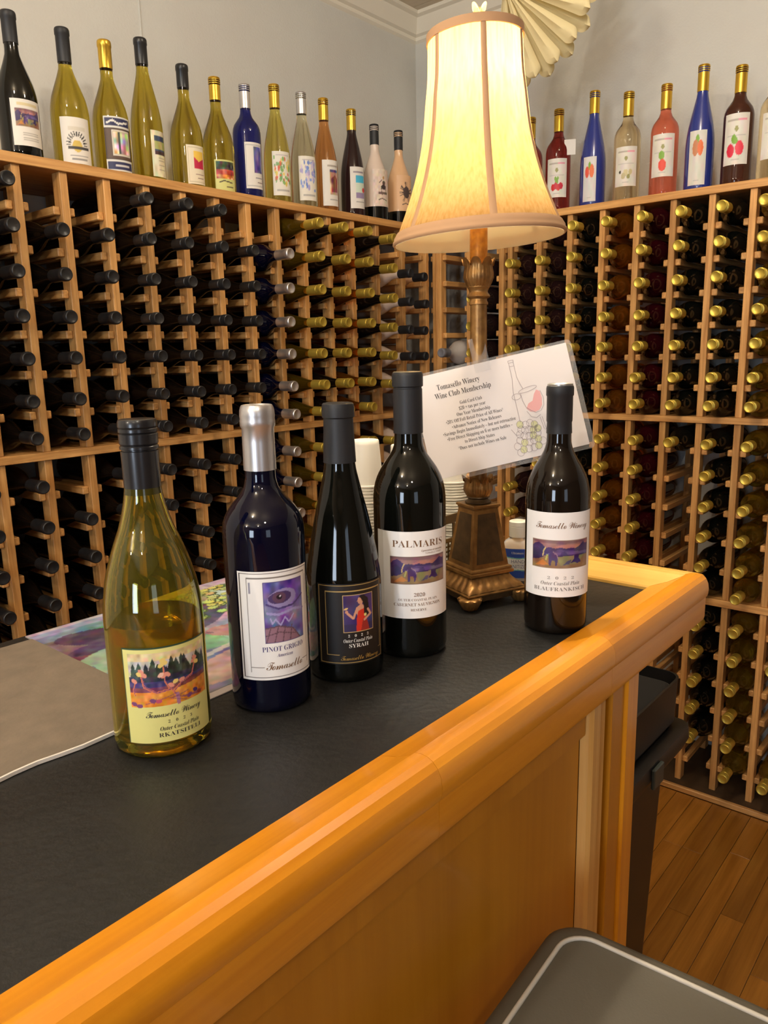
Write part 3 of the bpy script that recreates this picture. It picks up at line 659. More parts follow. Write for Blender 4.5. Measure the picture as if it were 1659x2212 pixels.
# ------------------------------------------------------------------ the bar counter
bar = thing('bar_counter', 'wooden bar counter with black top and rounded amber edge rail', 'bar counter', (.2, .65, ZF))
def B(o):
    o.parent = bar; o.matrix_parent_inverse = Matrix.Translation((-.2, -.65, -ZF)); return o
XI, YI, XS0, YBK = 1.070, .403, -.75, .972
B(MB().cbox(XS0, XI + .004, YI - .004, YBK, ZC - .02, ZC, .0006).build('counter_top', SLATE))
RP = [(0, -.020), (0, .004), (.0015, .0065), (.020, .0115), (.0385, .0200), (.0395, .0222), (.046, .0236), (.0525, .0232), (.0585, .0205), (.0635, .0155), (.0668, .0085), (.068, .0005), (.0676, -.007), (.0662, -.0115), (.0645, -.0125), (.0645, -.043), (.0630, -.048), (.0585, -.0515), (0, -.0515)]
def rail_seg(name, pts, m, flip):
    """pts: list of (start, end) functions of d giving world points"""
    n = len(RP); v = []
    for fn in pts:
        for d, z in RP: p = fn(d); v.append((p[0], p[1], ZC + z))
    f = []
    for s in range(len(pts) - 1):
        for i in range(n): f.append((s * n + i, s * n + (i + 1) % n, (s + 1) * n + (i + 1) % n, (s + 1) * n + i))
    f.append(tuple(range(n))); f.append(tuple((len(pts) - 1) * n + i for i in range(n)))
    o = new_obj(name, v, f, m, None, .34); fixn(o.data); return o
cuts = [-.75, -.08, .46, .80]   # staves joined end to end, last one mitred
for a, b in zip(cuts[:-1], cuts[1:]):
    B(rail_seg('edge_rail', [lambda d, a=a: (a + .0002, YI - d), lambda d, b=b: (b - .0002, YI - d)], BAR[0], 0))
B(rail_seg('edge_rail', [lambda d: (.8002, YI - d), lambda d: (XI + d - .0004 - .010 * max(0, d - .058) / .01, YI - d)], BAR[0], 0))
ENDLIT = wood('bar_end_lit_wood', L3(214, 160, 66), L3(236, 190, 98), 1, rough=.35, coat=.45, freq=.5, rand=.05, contrast=(.2, .8))  # bar wood lightened to paint the lamp's light on the end rail
B(rail_seg('end_rail', [lambda d: (XI + d, YI - d + .0006 + .010 * max(0, d - .058) / .01), lambda d: (XI + d, YBK)], ENDLIT, 0))
BX1, BY0 = .935, .362
B(MB().box(XS0, BX1 - .02, BY0 + .025, YBK - .06, ZF, ZC - .0205).build('carcass', PANEL))
B(MB().cbox(XS0, .795, BY0 + .012, BY0 + .0245, ZF + .12, ZC - .053, .001).build('front_panel', PANEL))
B(MB().cbox(XS0, .7945, BY0 + .004, BY0 + .0115, ZC - .105, ZC - .053, .002).build('top_strip', PANEL))
B(MB().cbox(XS0, BX1, BY0 + .002, BY0 + .0115, ZF, ZF + .14, .002).build('base_board', PANEL))
mp = [(.795, BY0 + .0115), (.797, BY0 + .001), (.802, BY0 - .003), (.820, BY0 - .003), (.824, BY0 + .001), (.838, BY0 - .0005), (.845, BY0 + .004), (.853, BY0 + .006), (.853, BY0 + .0115)]
v, f = prism(mp, 2, ZF + .141, ZC - .053); o = new_obj('stile_moulding', v, f, STILE, None, .5); fixn(o.data); B(o)
B(MB().cbox(.860, .897, BY0, BY0 + .0115, ZF + .141, ZC - .053, .0015).build('stile', PANEL))
B(MB().cbox(.898, BX1, BY0 - .004, BY0 + .0245, ZF + .0, ZC - .053, .0025).build('corner_stile', BAR[2]))
B(MB().cbox(BX1 - .0195, BX1 - .002, BY0 + .026, YBK - .06, ZF, ZC - .053, .0015).build('end_panel', PANEL))

# ------------------------------------------------------------------ things lying on the counter
GREYB = mat('grey_stone_board', L3(124, 112, 98), .62, mottle=(40, L3(108, 98, 86), .25), bump=(220, .3, .001))
gb = thing('display_board', 'grey stone-look board with a white front edge lying on the bar', 'board', (.06, .79, ZC))
edge = []
for i in range(41):
    x = -.40 + i * (.812 / 40); edge.append((x - .06, .637 - .79 + .0022 * math.sin(x * 31) + .0015 * math.sin(x * 77)))
poly = edge + [(.412 - .06, .945 - .79), (-.40 - .06, .955 - .79)]
v, f = prism([(p[0], p[1]) for p in poly], 2, .0007, .0032); o = new_obj('board_face', v, f, GREYB, gb); fixn(o.data)
pe = [(p[0], p[1] - .0004) for p in edge] + [(p[0], p[1] - .0028) for p in edge[::-1]]
v, f = prism(pe, 2, .0007, .0040); o = new_obj('white_edge', v, f, WHITEP, gb); fixn(o.data)
def art_canvas():
    c = C(180, 130, (120, 130, 140)); g = np.random.default_rng(11)
    c.noise(5, .16, seed=3); c.noise(16, .07, seed=4)
    c.rect(0, .93, 1, 1, (196, 180, 200)); c.rect(0, .86, .35, .97, (120, 140, 190), .6)
    for cx, cy, rx, ry, col in [(.22, .74, .20, .10, (76, 52, 88)), (.10, .66, .10, .05, (70, 60, 100)), (.14, .50, .22, .13, (150, 190, 160)), (.32, .42, .14, .10, (126, 176, 140)), (.10, .34, .12, .06, (90, 150, 150)), (.55, .62, .16, .07, (70, 78, 110)),
                               (.62, .34, .16, .10, (150, 70, 84)), (.52, .40, .10, .07, (176, 120, 130)), (.75, .52, .14, .08, (96, 150, 110)), (.35, .14, .25, .10, (196, 160, 150)), (.72, .14, .24, .12, (200, 170, 160)), (.9, .3, .12, .14, (140, 100, 140))]:
        c.ell(cx, cy, rx, ry, col, g.uniform(-.5, .5), .85)
    for k in range(150):
        cx, cy = g.uniform(.38, 1.0), g.uniform(.60, .92)
        c.ell(cx, cy, .026, .024, (86, 104, 70)); c.ell(cx - .003, cy + .006, .021, .018, (190 + g.integers(-16, 16), 202 + g.integers(-14, 14), 122 + g.integers(-20, 20)))
    for k in range(14):
        x, y = g.uniform(0, 1), g.uniform(0, .9); c.line([(x, y), (x + g.uniform(-.2, .2), y + g.uniform(-.1, .1))], .008, (60, 50, 80), .7)
    c.ell(.55, .20, .035, .02, (40, 36, 44)); c.line([(.2, .25), (.5, .3), (.9, .42)], .02, (210, 200, 190), .8); c.line([(.4, .02), (.8, .22)], .03, (150, 140, 150), .7)
    return c.noise(40, .05, seed=5)
ar = thing('art_print', 'laminated painting of grapes and vines lying flat under the bottles', 'art print', (.57, .79, ZC))
AX0, AX1, AY0, AY1 = .4125, .762, .634, .965
grid_print('picture', lambda u, v: (AX0 + (AX1 - AX0) * u - .57, AY0 + (AY1 - AY0) * v - .79, .0018), art_canvas(), GLOSSPRINT, ar)
MB().box(AX0 - .57, AX1 + .004 - .57, AY0 - .012 - .79, AY1 - .79, .0004, .0014).build('laminate', mat('laminate_border', L3(190, 180, 178), .15, coat=.6), ar)

# ------------------------------------------------------------------ foreground bottles
def fore(name_label, x, y, r, h, keys, gm, capkind, cm, z_cap, rn, rcap, lab=None):
    t = thing('wine_bottle', name_label, 'bottle', (x, y, ZC + .0004), 0, 'bottles standing on the bar')
    return t
def glass_body(t, keys, r, h, gm, n=60, seg=64):
    p = [(0, .020), (r * .35, .017), (r * .65, .006), (r * .80, .0006), (r * .90, 0), (r * .975, .003), (r, .009)] + pchip(keys, n)[1:]
    p += [(keys[-1][0] * .8, keys[-1][1]), (0, keys[-1][1])]
    return lathe('glass', p, gm, t, seg, .8)
def wrap(t, R, az, zc):
    return lambda s, q: (R * math.cos(az + s / R), R * math.sin(az + s / R), zc + q)
def label_on(t, R, az, half, z0, z1, cv, name='label', m=None):
    return grid_print(name, lambda u, v: (R * math.cos(az - half + 2 * half * u), R * math.sin(az - half + 2 * half * u), z0 + (z1 - z0) * v), cv, m or PRINT, t)

# --- olive-yellow white wine
x, y, r, h = .3703, .5933, .0442, .299
t = thing('wine_bottle', 'half-full olive-yellow wine bottle with green-edged vine label, nearest on the bar', 'bottle', (x, y, ZC + .0004), 0, 'bottles standing on the bar')
K = [(r, .009), (r, .112), (.0436, .128), (.0405, .152), (.0318, .183), (.0228, .207), (.0168, .232), (.0150, .250), (.0146, .290)]
G_RK = mat('olive_yellow_bottle_glass', L3(226, 216, 84), 0, trans=.965, ior=1.5)
p = [(0, .020), (r * .35, .017), (r * .65, .006), (r * .80, .0006), (r * .90, 0), (r * .975, .003), (r, .009)] + pchip(K, 60)[1:]
inn = [(max(rr - .0030, .002), zz) for rr, zz in pchip(K, 60)]
inn[0] = (r - .006, .012)
full = p + [(inn[-1][0], inn[-1][1])] + inn[::-1][1:] + [(r * .6, .0115), (r * .3, .021), (0, .0240)]
lathe('glass', full, G_RK, t, 64, .8)
wl = .121
wi = [(rr - .0003, zz) for rr, zz in inn if zz < wl]
lathe('wine', [(0, .0244), (r * .3, .0214), (r * .6, .0119)] + wi + [(wi[-1][0], wl), (0, wl)], mat('white_wine', L3(216, 152, 30), 0, trans=.94, ior=1.34), t, 64, .8)
cp = [(.0150, .2335), (.0158, .2337), (.0161, .2715), (.0150, .2720), (.0150, .2728), (.0166, .2733), (.0166, .2755), (.0155, .2765), (.0166, .2780), (.0168, .2860), (.0158, .2868), (.0168, .2880), (.0168, .2905), (.0160, .2912), (.0168, .2925), (.0168, .2965), (.0160, .2985), (.0145, .299), (0, .2985)]
lathe('screw_cap', cp, mat('glossy_black_cap', (.012, .012, .014, 1), .3, coat=.3), t, 48, .5)
az = face_az(x, y) + math.radians(12); half = math.radians(53); R = r + .0006
cv = C(150, 150, (224, 222, 142)); cv.rect(0, .985, 1, 1, (40, 70, 50)); cv.rect(0, 0, .012, 1, (40, 70, 50))
bx = (.065, .385, .965, .94); cv.rect(*bx, (196, 196, 190)); cv.rect(.065, .86, .965, .94, (222, 204, 160)); 
g = np.random.default_rng(2)
for k in range(60):
    cx = g.uniform(.08, .95); hgt = g.uniform(.76, .90) if .3 < cx < .75 or cx > .8 else g.uniform(.72, .86); c0 = g.integers(-14, 14)
    cv.poly([(cx - .04, .66), (cx - .02, hgt - .04), (cx, hgt), (cx + .02, hgt - .04), (cx + .04, .66)], (44 + c0, 58 + c0, 52 + c0))
cv.rect(.065, .64, .965, .70, (46, 52, 70)); cv.rect(.065, .57, .965, .65, (70, 62, 116)); cv.rect(.065, .52, .965, .585, (120, 66, 86)); cv.rect(.5, .55, .965, .62, (136, 66, 60), .7)
cv.rect(.065, .385, .965, .54, (226, 140, 46)); cv.poly([(.065, .50), (.965, .585), (.965, .5), (.065, .44)], (222, 150, 60))
cv.noise(26, .06, bx, 3)
PK, PU, YE = (226, 150, 130), (126, 70, 120), (232, 206, 120)
for pts, w in [([(.57, .39), (.55, .47), (.50, .55), (.34, .53), (.22, .60), (.20, .72)], .022), ([(.52, .52), (.62, .60), (.75, .64), (.80, .76)], .020), ([(.48, .56), (.44, .64), (.43, .86)], .015), ([(.12, .5), (.10, .56), (.13, .64)], .012)]: cv.line(pts, w, (222, 130, 90)); cv.line([(a + .006, b) for a, b in pts], w * .4, PU)
cv.line([(.57, .39), (.56, .48)], .04, (176, 120, 150))
for k in range(8): cv.line([(g.uniform(.1, .9), g.uniform(.39, .46)), (g.uniform(.1, .9), g.uniform(.40, .5))], .010, PU, .6)
for cx, cy, c2 in [(.20, .76, PK), (.18, .73, YE), (.23, .72, PK), (.43, .70, PK), (.40, .71, (236, 190, 170)), (.47, .71, PK), (.43, .86, YE), (.45, .83, YE), (.41, .81, YE), (.80, .80, PK), (.78, .77, PK), (.82, .75, YE), (.12, .66, PK), (.55, .62, YE), (.5, .59, PK), (.62, .62, PK), (.10, .42, PU), (.16, .40, PU), (.70, .43, PU), (.78, .46, (70, 50, 120)), (.36, .44, (190, 80, 110)), (.3, .45, PU), (.84, .42, (150, 60, 50))]:
    cv.ell(cx, cy, .034, .022, c2, g.uniform(-.6, .6))
lb = label_on(t, R, az, half, .0165, .1055, cv)
W = wrap(t, R + .0003, az, 0)
text_on('lettering', [('Tomasello Winery', 's', .0092, .002, .0435, dict(width=.052, thin=.004, spacing=.86)), ('2  0  2  3', 'b', .0040, .006, .0355, dict(thin=.006, spacing=1.4)), ('Outer Coastal Plain', 'i', .0056, .006, .0295, dict(width=.037)), ('RKATSITELI', 'b', .0056, .006, .0235, dict(width=.040, thin=.010))], INK, W, lb)

# --- dark blue pinot
x, y, r, h = .4906, .5757, .0407, .304
t = thing('wine_bottle', 'dark blue wine bottle with silver foil and purple eye label', 'bottle', (x, y, ZC + .0004), 0, 'bottles standing on the bar')
K = [(r, .009), (r, .178), (.0400, .187), (.0365, .197), (.0300, .207), (.0222, .2155), (.0170, .224), (.0150, .234), (.0148, .296)]
glass_body(t, K, r, h, BLUEG)
lathe('foil_capsule', [(.0152, .2405), (.0160, .2407), (.0158, .268), (.0157, .2815), (.0170, .2835), (.0172, .2885), (.0168, .2905), (.0172, .2930), (.0168, .2985), (.0160, .3015), (.0150, .3035), (.0135, .304), (.0128, .303), (0, .303)], SILV, t, 64, .6)
az = face_az(x, y) + math.radians(14); half = math.radians(56); R = r + .0006
cv = C(120, 160, (242, 242, 242)); cv.frame(.022, .022, .985, .985, 1.4, (70, 62, 58)); cv.rect(.12, .07, .132, .945, (110, 104, 100)); cv.rect(.12, .937, .93, .945, (110, 104, 100)); cv.rect(.92, .08, .932, .945, (110, 104, 100)); cv.rect(.12, .115, .30, .122, (110, 104, 100)); cv.rect(.82, .13, .93, .137, (110, 104, 100))
bx = (.32, .34, .86, .905); cv.rect(*bx, (98, 86, 156)); cv.noise(7, .10, bx, 4); cv.noise(18, .07, bx, 5)
cv.ell(.56, .745, .19, .085, (150, 140, 190), .15); cv.ell(.53, .755, .15, .055, (70, 52, 104), .1); cv.ell(.52, .755, .085, .050, (96, 66, 92)); cv.ell(.52, .76, .035, .022, (24, 16, 30)); cv.ell(.53, .768, .012, .008, (220, 216, 230)); cv.line([(.36, .70), (.50, .655), (.70, .67), (.86, .74)], .022, (72, 58, 120)); cv.line([(.36, .62), (.50, .60), (.7, .63), (.86, .61)], .03, (160, 152, 206))
cv.line([(.40, .57), (.42, .52), (.46, .56), (.52, .50), (.58, .57), (.63, .52), (.7, .58)], .018, (170, 164, 214)); cv.poly([(.32, .34), (.32, .485), (.5, .50), (.70, .45), (.80, .34)], (146, 110, 128))
for k in range(4): cv.line([(.34 + .1 * k, .35), (.40 + .09 * k, .49)], .012, (96, 70, 84))
cv.line([(.33, .41), (.5, .44), (.72, .40)], .012, (96, 70, 84)); cv.line([(.33, .48), (.5, .495), (.68, .455), (.79, .35)], .016, (100, 74, 90))
cv.frame(*bx, 1.2, (66, 56, 120)); cv.rect(.15, .80, .17, .90, (150, 150, 170)); cv.rect(.945, .62, .96, .90, (160, 160, 176), .7)
lb = label_on(t, R, az, half, .0365, .1475, cv)
W = wrap(t, R + .0003, az, 0)
text_on('lettering', [('PINOT GRIGIO', 'b', .0076, .0045, .0682, dict(width=.0445, thin=.012)), ('American', 'i', .0050, .0050, .0615, dict(width=.0165))], INKPUR, W, lb)
text_on('lettering', [('Tomasello', 's', .0130, .0050, .0508, dict(width=.040, thin=.004, spacing=.86))], INKBR, W, lb)

# --- black-label syrah
x, y, r, h = .5914, .5633, .0418, .300
t = thing('wine_bottle', 'black wine bottle whose black label shows a woman in red', 'bottle', (x, y, ZC + .0004), 0, 'bottles standing on the bar')
K = [(r, .009), (r, .095), (.0412, .112), (.0382, .133), (.0335, .158), (.0282, .183), (.0222, .208), (.0168, .235), (.0152, .26), (.0148, .292)]
glass_body(t, K, r, h, DARKG)
lathe('foil_capsule', [(.0166, .2365), (.0176, .2367), (.0163, .268), (.0158, .2835), (.0172, .2848), (.0174, .2945), (.0166, .2985), (.0155, .2995), (.0130, .300), (0, .2995)], FOILM, t, 64, .6)
az = face_az(x, y) + math.radians(12); half = math.radians(54); R = r + .0006
cv = C(130, 150, (24, 20, 18)); GO = (190, 160, 96)
cv.frame(.02, .02, .98, .98, 1.0, GO); cv.rect(.12, .12, .128, .915, GO); cv.rect(.12, .905, .95, .915, GO); cv.rect(.94, .15, .95, .91, GO); cv.rect(.12, .12, .30, .127, GO); cv.rect(.90, .14, .98, .147, GO)
bx = (.36, .40, .80, .865); cv.rect(*bx, (62, 52, 104)); cv.noise(9, .06, bx, 6); cv.rect(.36, .40, .80, .5, (46, 40, 76), .7)
SK = (206, 150, 122)
cv.poly([(.56, .55), (.54, .70), (.60, .735), (.68, .72), (.72, .66), (.70, .55)], SK); cv.poly([(.54, .40), (.545, .55), (.57, .66), (.66, .68), (.68, .56), (.72, .40)], (206, 48, 32)); cv.poly([(.60, .40), (.64, .56), (.70, .54), (.74, .40)], (150, 40, 34))
cv.ell(.605, .785, .040, .046, SK); cv.poly([(.565, .79), (.555, .775), (.575, .77)], SK); cv.rect(.60, .72, .63, .75, SK)
cv.poly([(.58, .815), (.60, .845), (.66, .85), (.72, .80), (.74, .66), (.72, .56), (.66, .58), (.655, .70), (.635, .77), (.60, .825)], (20, 16, 22))
cv.line([(.55, .68), (.50, .57), (.42, .64)], .030, SK); cv.ell(.41, .655, .022, .018, SK); cv.ell(.405, .695, .028, .012, (222, 190, 120), .4); cv.line([(.72, .66), (.76, .60), (.66, .54)], .032, SK); cv.ell(.675, .60, .022, .018, (226, 210, 130))
cv.frame(*bx, 1.2, (214, 180, 120))
lb = label_on(t, R, az, half, .0225, .1125, cv)
W = wrap(t, R + .0003, az, 0)
text_on('lettering', [('2  0  2  2', 'b', .0042, .0055, .0545, dict(thin=.006, spacing=1.4)), ('Outer Coastal Plain', 'i', .0058, .0055, .0490, dict(width=.034)), ('SYRAH', 'b', .0062, .0055, .0432, dict(width=.0225, thin=.004))], INKWH, W, lb)
text_on('lettering', [('Tomasello Winery', 's', .0082, .008, .0296, dict(width=.046, thin=.004, spacing=.86))], INKGOLD, W, lb)

# --- tall white-label reserve
x, y, r, h = .6897, .5467, .0424, .329
t = thing('wine_bottle', 'tallest black wine bottle, wide white label with vineyard picture, before the sign', 'bottle', (x, y, ZC + .0004), 0, 'bottles standing on the bar')
K = [(r, .009), (r, .182), (.0420, .190), (.0396, .2035), (.0345, .216), (.0275, .227), (.0205, .237), (.0166, .248), (.0160, .262), (.0158, .32)]
glass_body(t, K, r, h, DARKG)
lathe('foil_capsule', [(.0160, .2595), (.0170, .2597), (.0167, .300), (.0166, .3095), (.0160, .310), (.0160, .3115), (.0176, .3125), (.0177, .3245), (.0170, .3275), (.0162, .3283)], FOILM, t, 64, .6)
lathe('capsule_top', [(.0162, .3283), (.0150, .329), (.0120, .3288), (0, .3288)], mat('worn_foil_top', L3(150, 138, 112), .4, metal=.4), t, 48)
az = face_az(x, y) + math.radians(8); half = math.radians(67); R = r + .0006
cv = C(140, 130, (244, 244, 242)); cv.rect(0, 0, .10, 1, (206, 202, 194), .6); sky_scene(cv, .20, .40, .90, .72, 3); cv.frame(.20, .40, .90, .72, 1, (96, 72, 60))
lb = label_on(t, R, az, half, .0500, .1525, cv)
W = wrap(t, R + .0003, az, 0)
text_on('lettering', [('PALMARIS', 'b', .0115, .005, .1380, dict(width=.0640, thin=.010))], INKBR, W, lb)
text_on('lettering', [('4 generations of winemaking', 'i', .0032, .0215, .1300, dict(width=.030)), ('TOMASELLO WINERY', 'n', .0026, .0235, .1266, dict(width=.024))], INKBR, W, lb)
text_on('lettering', [('2020', 'b', .0062, .004, .0782, dict(width=.0130, thin=.008)), ('OUTER COASTAL PLAIN', 'b', .0042, .003, .0722, dict(width=.0480, thin=.012)), ('CABERNET SAUVIGNON', 'b', .0054, .0025, .0665, dict(width=.0580, thin=.010)), ('RESERVE', 'b', .0042, .003, .0602, dict(width=.0190, thin=.010))], INKBR, W, lb)

# --- right-hand bottle by the corner
x, y, r, h = .8584, .4435, .0395, .309
t = thing('wine_bottle', 'black wine bottle with script-headed white label beside the bar corner, rightmost', 'bottle', (x, y, ZC + .0004), 0, 'bottles standing on the bar')
K = [(r, .009), (r, .168), (.0390, .176), (.0365, .1905), (.0305, .205), (.0235, .217), (.0178, .228), (.0150, .240), (.0145, .302)]
glass_body(t, K, r, h, BROWNG)
lathe('foil_capsule', [(.0148, .2485), (.0156, .2487), (.0150, .262), (.0157, .264), (.0157, .2935), (.0166, .2950), (.0166, .3035), (.0160, .3060), (.0154, .3064)], FOILM, t, 64, .6)
lathe('capsule_top', [(.0154, .3064), (.0153, .3085), (.0145, .309), (.0130, .3078), (0, .3078)], mat('steel_rim', L3(150, 146, 140), .3, metal=.6), t, 48)
az = face_az(x, y) + math.radians(7); half = math.radians(73); R = r + .0006
cv = C(140, 130, (240, 240, 240)); sky_scene(cv, .14, .345, .90, .68, 3); cv.frame(.14, .345, .90, .68, 1, (140, 116, 96))
lb = label_on(t, R, az, half, .0500, .1565, cv)
W = wrap(t, R + .0003, az, 0)
text_on('lettering', [('Tomasello Winery', 's', .0125, .003, .1405, dict(width=.069, thin=.004, spacing=.86))], INKBR, W, lb)
text_on('lettering', [('2   0   2   2', 'b', .0050, .0015, .0745, dict(thin=.010, width=.0330)), ('Outer Coastal Plain', 'i', .0068, .0015, .0675, dict(width=.0500)), ('BLAUFRANKISCH', 'b', .0068, .0015, .0600, dict(width=.0690, thin=.010))], INKGR, W, lb)

# ------------------------------------------------------------------ table lamp
LX, LY = .897, .587
LAZ = math.radians(203)
lamp = thing('table_lamp', 'bronze table lamp with lit bell-shaped cream shade on the bar', 'lamp', (LX, LY, ZC), LAZ - PI / 4)
def sqloft(name, levels, m, rip=None, n=12, smooth=.5, rnd=.0):
    """levels: (half-diagonal, z) with corners on the local diagonals"""
    v = []; N = 4 * n
    for k, (hd, z) in enumerate(levels):
        hs = hd / math.sqrt(2)
        for i in range(N):
            s, q = divmod(i, n); u = -1 + 2 * q / n
            px, py = [(1, u), (-u, 1), (-1, -u), (u, -1)][s]
            dz = rip(k, s, q, n, hd) if rip else 0
            v.append((px * hs, py * hs, z + dz))
    f = [(k * N + i, k * N + (i + 1) % N, (k + 1) * N + (i + 1) % N, (k + 1) * N + i) for k in range(len(levels) - 1) for i in range(N)]
    f.append(tuple(range(N))); f.append(tuple((len(levels) - 1) * N + i for i in range(N)))
    o = new_obj(name, v, f, m, lamp, smooth); fixn(o.data); return o
sqloft('base_apron', [(.060, .0065), (.064, .010), (.0665, .0185)], BRONZED, rip=lambda k, s, q, n, hd: (.003 * abs(math.sin(PI * q / n * 2)) if k == 0 else 0))
sqloft('base_plate', [(.0690, .0186), (.0705, .0205), (.0690, .0222)], BRONZE)
def leafrip(k, s, q, n, hd):
    a = abs(math.sin(PI * q / n * 6)) ; return .0022 * a * (1 if 0 < k < 5 else (.4 if k == 0 else 0))
sqloft('leaf_skirt', [(.0672, .0224), (.0640, .0255), (.0580, .0285), (.0520, .0325), (.0470, .0370), (.0445, .0410)], BRONZE, rip=leafrip, n=36, smooth=.9)
sqloft('lower_moulding', [(.0485, .0412), (.0515, .0422), (.0515, .0462), (.0480, .0470), (.0480, .0486), (.0495, .0492), (.0480, .0512), (.0445, .0524)], BRONZE)
sqloft('pedestal', [(.0435, .0526), (.0280, .1330), (.0295, .1345), (.0295, .1352)], BRONZE, n=4)
for s in range(4):
    a = s * PI / 2; pl_ = []
    h0, h1 = .0435 / math.sqrt(2), .0280 / math.sqrt(2)
    def pt(u, w, off):
        hs = h0 + (h1 - h0) * w; p = Vector((hs + off, u * hs, .0526 + (.1330 - .0526) * w)); return tuple(Matrix.Rotation(a, 3, 'Z') @ p)
    vv = [pt(-.76, .07, .0004), pt(.76, .07, .0004), pt(.70, .93, .0004), pt(-.70, .93, .0004), pt(-.76, .07, -.001), pt(.76, .07, -.001), pt(.70, .93, -.001), pt(-.70, .93, -.001)]
    o = new_obj('pedestal_panel', vv, [(0, 1, 2, 3), (7, 6, 5, 4), (0, 4, 5, 1), (1, 5, 6, 2), (2, 6, 7, 3), (3, 7, 4, 0)], BRONZED, lamp); fixn(o.data)
sqloft('cap_plate', [(.0295, .1354), (.0318, .1362), (.0318, .1390), (.0300, .1400)], BRONZE)
for s in range(4):
    a = PI / 4 + s * PI / 2; ca, sa = math.cos(a), math.sin(a)
    v, f = lathe_data([(0, 0), (.007, .0003), (.0105, .003), (.0130, .008), (.0158, .0130), (.0168, .0165), (.0150, .0184), (.0110, .0178), (0, .0184)], 48, lambda k, q, rr, zz: (rr * (1 + .07 * math.cos(9 * q) * (1 if k in (2, 3, 4, 5) else 0)), zz))
    o = new_obj('foot', [(p[0] + .0605 * ca, p[1] + .0605 * sa, p[2]) for p in v], f, BRONZE, lamp, 1.0); fixn(o.data)
    for g in (-1, 1):
        b = a + g * PI / 2; pts = []
        for k in range(14):
            tt = k / 13; w = tt * 4.6; rad = .0050 * (1 - .72 * tt)
            cx = .040 * ca + .040 * math.cos(a) * 0
            along = .030 - .006 + rad * math.cos(w); up = .0110 + rad * math.sin(w)
            base = Vector((.0605 * ca, .0605 * sa, 0)) + Vector((math.cos(a + g * 3 * PI / 4), math.sin(a + g * 3 * PI / 4), 0)) * along
            pts.append((base.x, base.y, up))
        tube('scroll', pts, [.0019 * (1 - .5 * k / 13) for k in range(14)], BRONZE, lamp, 6)
def tulip(z0, z1, rm):
    pr = [(rm * .74, z0), (rm * .86, z0 + (z1 - z0) * .12), (rm, z0 + (z1 - z0) * .32), (rm * .98, z0 + (z1 - z0) * .5), (rm * .90, z0 + (z1 - z0) * .75), (rm * .93, z0 + (z1 - z0) * .9), (rm * 1.02, z1), (rm * .92, z1 - .001), (rm * .72, z0 + (z1 - z0) * .75), (rm * .62, z0 + (z1 - z0) * .6)]
    def md(k, a, rr, zz):
        p = abs(math.cos(4 * a)); fl = .05 * abs(math.sin(12 * a))
        if k in (5, 6, 7): return rr * (1 + .10 * p), zz - (z1 - z0) * .26 * (1 - p) ** 1.5 * (1 if k > 5 else .6)
        return rr * (1 - fl * (.6 if k < 8 else 0)), zz
    return pr, md
lathe('lower_collar', [(.0170, .1402), (.0185, .1412), (.0185, .1425), (.0150, .1440), (.0138, .1462), (.0150, .1478), (.0165, .1485), (.0160, .1500), (0, .1500)], BRONZED, lamp, 40)
pr_, md_ = tulip(.1492, .1790, .0208); lathe('lower_tulip', pr_, BRONZE, lamp, 96, 1.0, md_)
lathe('pole', [(0, .165), (.0122, .165), (.0118, .30), (.0112, .4150), (0, .4150)], BRONZE, lamp, 40)
lathe('upper_collar', [(.0112, .4105), (.0128, .4110), (.0128, .4140), (.0115, .4160), (.0115, .4185), (.0148, .4205), (.0155, .4215), (.0150, .4232), (.0128, .4260), (.0124, .4285), (.0140, .4320), (.0152, .4335), (.0150, .4355), (0, .4355)], BRONZE, lamp, 40)
pr_, md_ = tulip(.4340, .4710, .0205); lathe('upper_tulip', pr_, BRONZE, lamp, 96, 1.0, md_)
lathe('upper_pole', [(0, .455), (.0118, .455), (.0116, .60), (.0090, .605), (0, .605)], mat('gilt_pole', L3(190, 126, 40), .4, metal=.4, mottle=(120, L3(140, 84, 26), .25), bump=(260, .4, .0012)), lamp, 40)
# shade
def shade_mat():
    m, nt, b = mat_new('shade_fabric'); nt.nodes.remove(b); out = nt.nodes['Material Output']
    d = nt.nodes.new('ShaderNodeBsdfDiffuse'); d.inputs['Color'].default_value = L3(176, 136, 84)
    tr = nt.nodes.new('ShaderNodeBsdfTranslucent'); tr.inputs['Color'].default_value = L3(244, 206, 140)
    tc = nt.nodes.new('ShaderNodeTexCoord'); mp = nt.nodes.new('ShaderNodeMapping'); mp.inputs['Scale'].default_value = (300, 300, 14); mp.inputs['Rotation'].default_value = (0, .25, 0)
    n = nt.nodes.new('ShaderNodeTexNoise'); n.inputs['Scale'].default_value = 1; n.inputs['Detail'].default_value = 3
    nt.links.new(tc.outputs['Object'], mp.inputs['Vector']); nt.links.new(mp.outputs['Vector'], n.inputs['Vector'])
    rp = nt.nodes.new('ShaderNodeValToRGB'); rp.color_ramp.elements[0].color = L3(230, 190, 130); rp.color_ramp.elements[1].color = L3(248, 218, 166); rp.color_ramp.elements[0].position = .3; rp.color_ramp.elements[1].position = .6
    nt.links.new(n.outputs['Fac'], rp.inputs['Fac']); nt.links.new(rp.outputs['Color'], tr.inputs['Color'])
    mx = nt.nodes.new('ShaderNodeMixShader'); mx.inputs[0].default_value = .84
    nt.links.new(d.outputs[0], mx.inputs[1]); nt.links.new(tr.outputs[0], mx.inputs[2]); nt.links.new(mx.outputs[0], out.inputs['Surface']); return m
SH = shade_mat(); TRIM = mat('shade_trim', L3(190, 150, 112), .8)
ZS0, ZS1 = 1.6360 - ZC, 1.8790 - ZC
SK_ = [(.1119, 0), (.0985, .0300), (.0852, .0650), (.0753, .0990), (.0688, .1320), (.0650, .1650), (.0611, .1980), (.0593, .2430)]
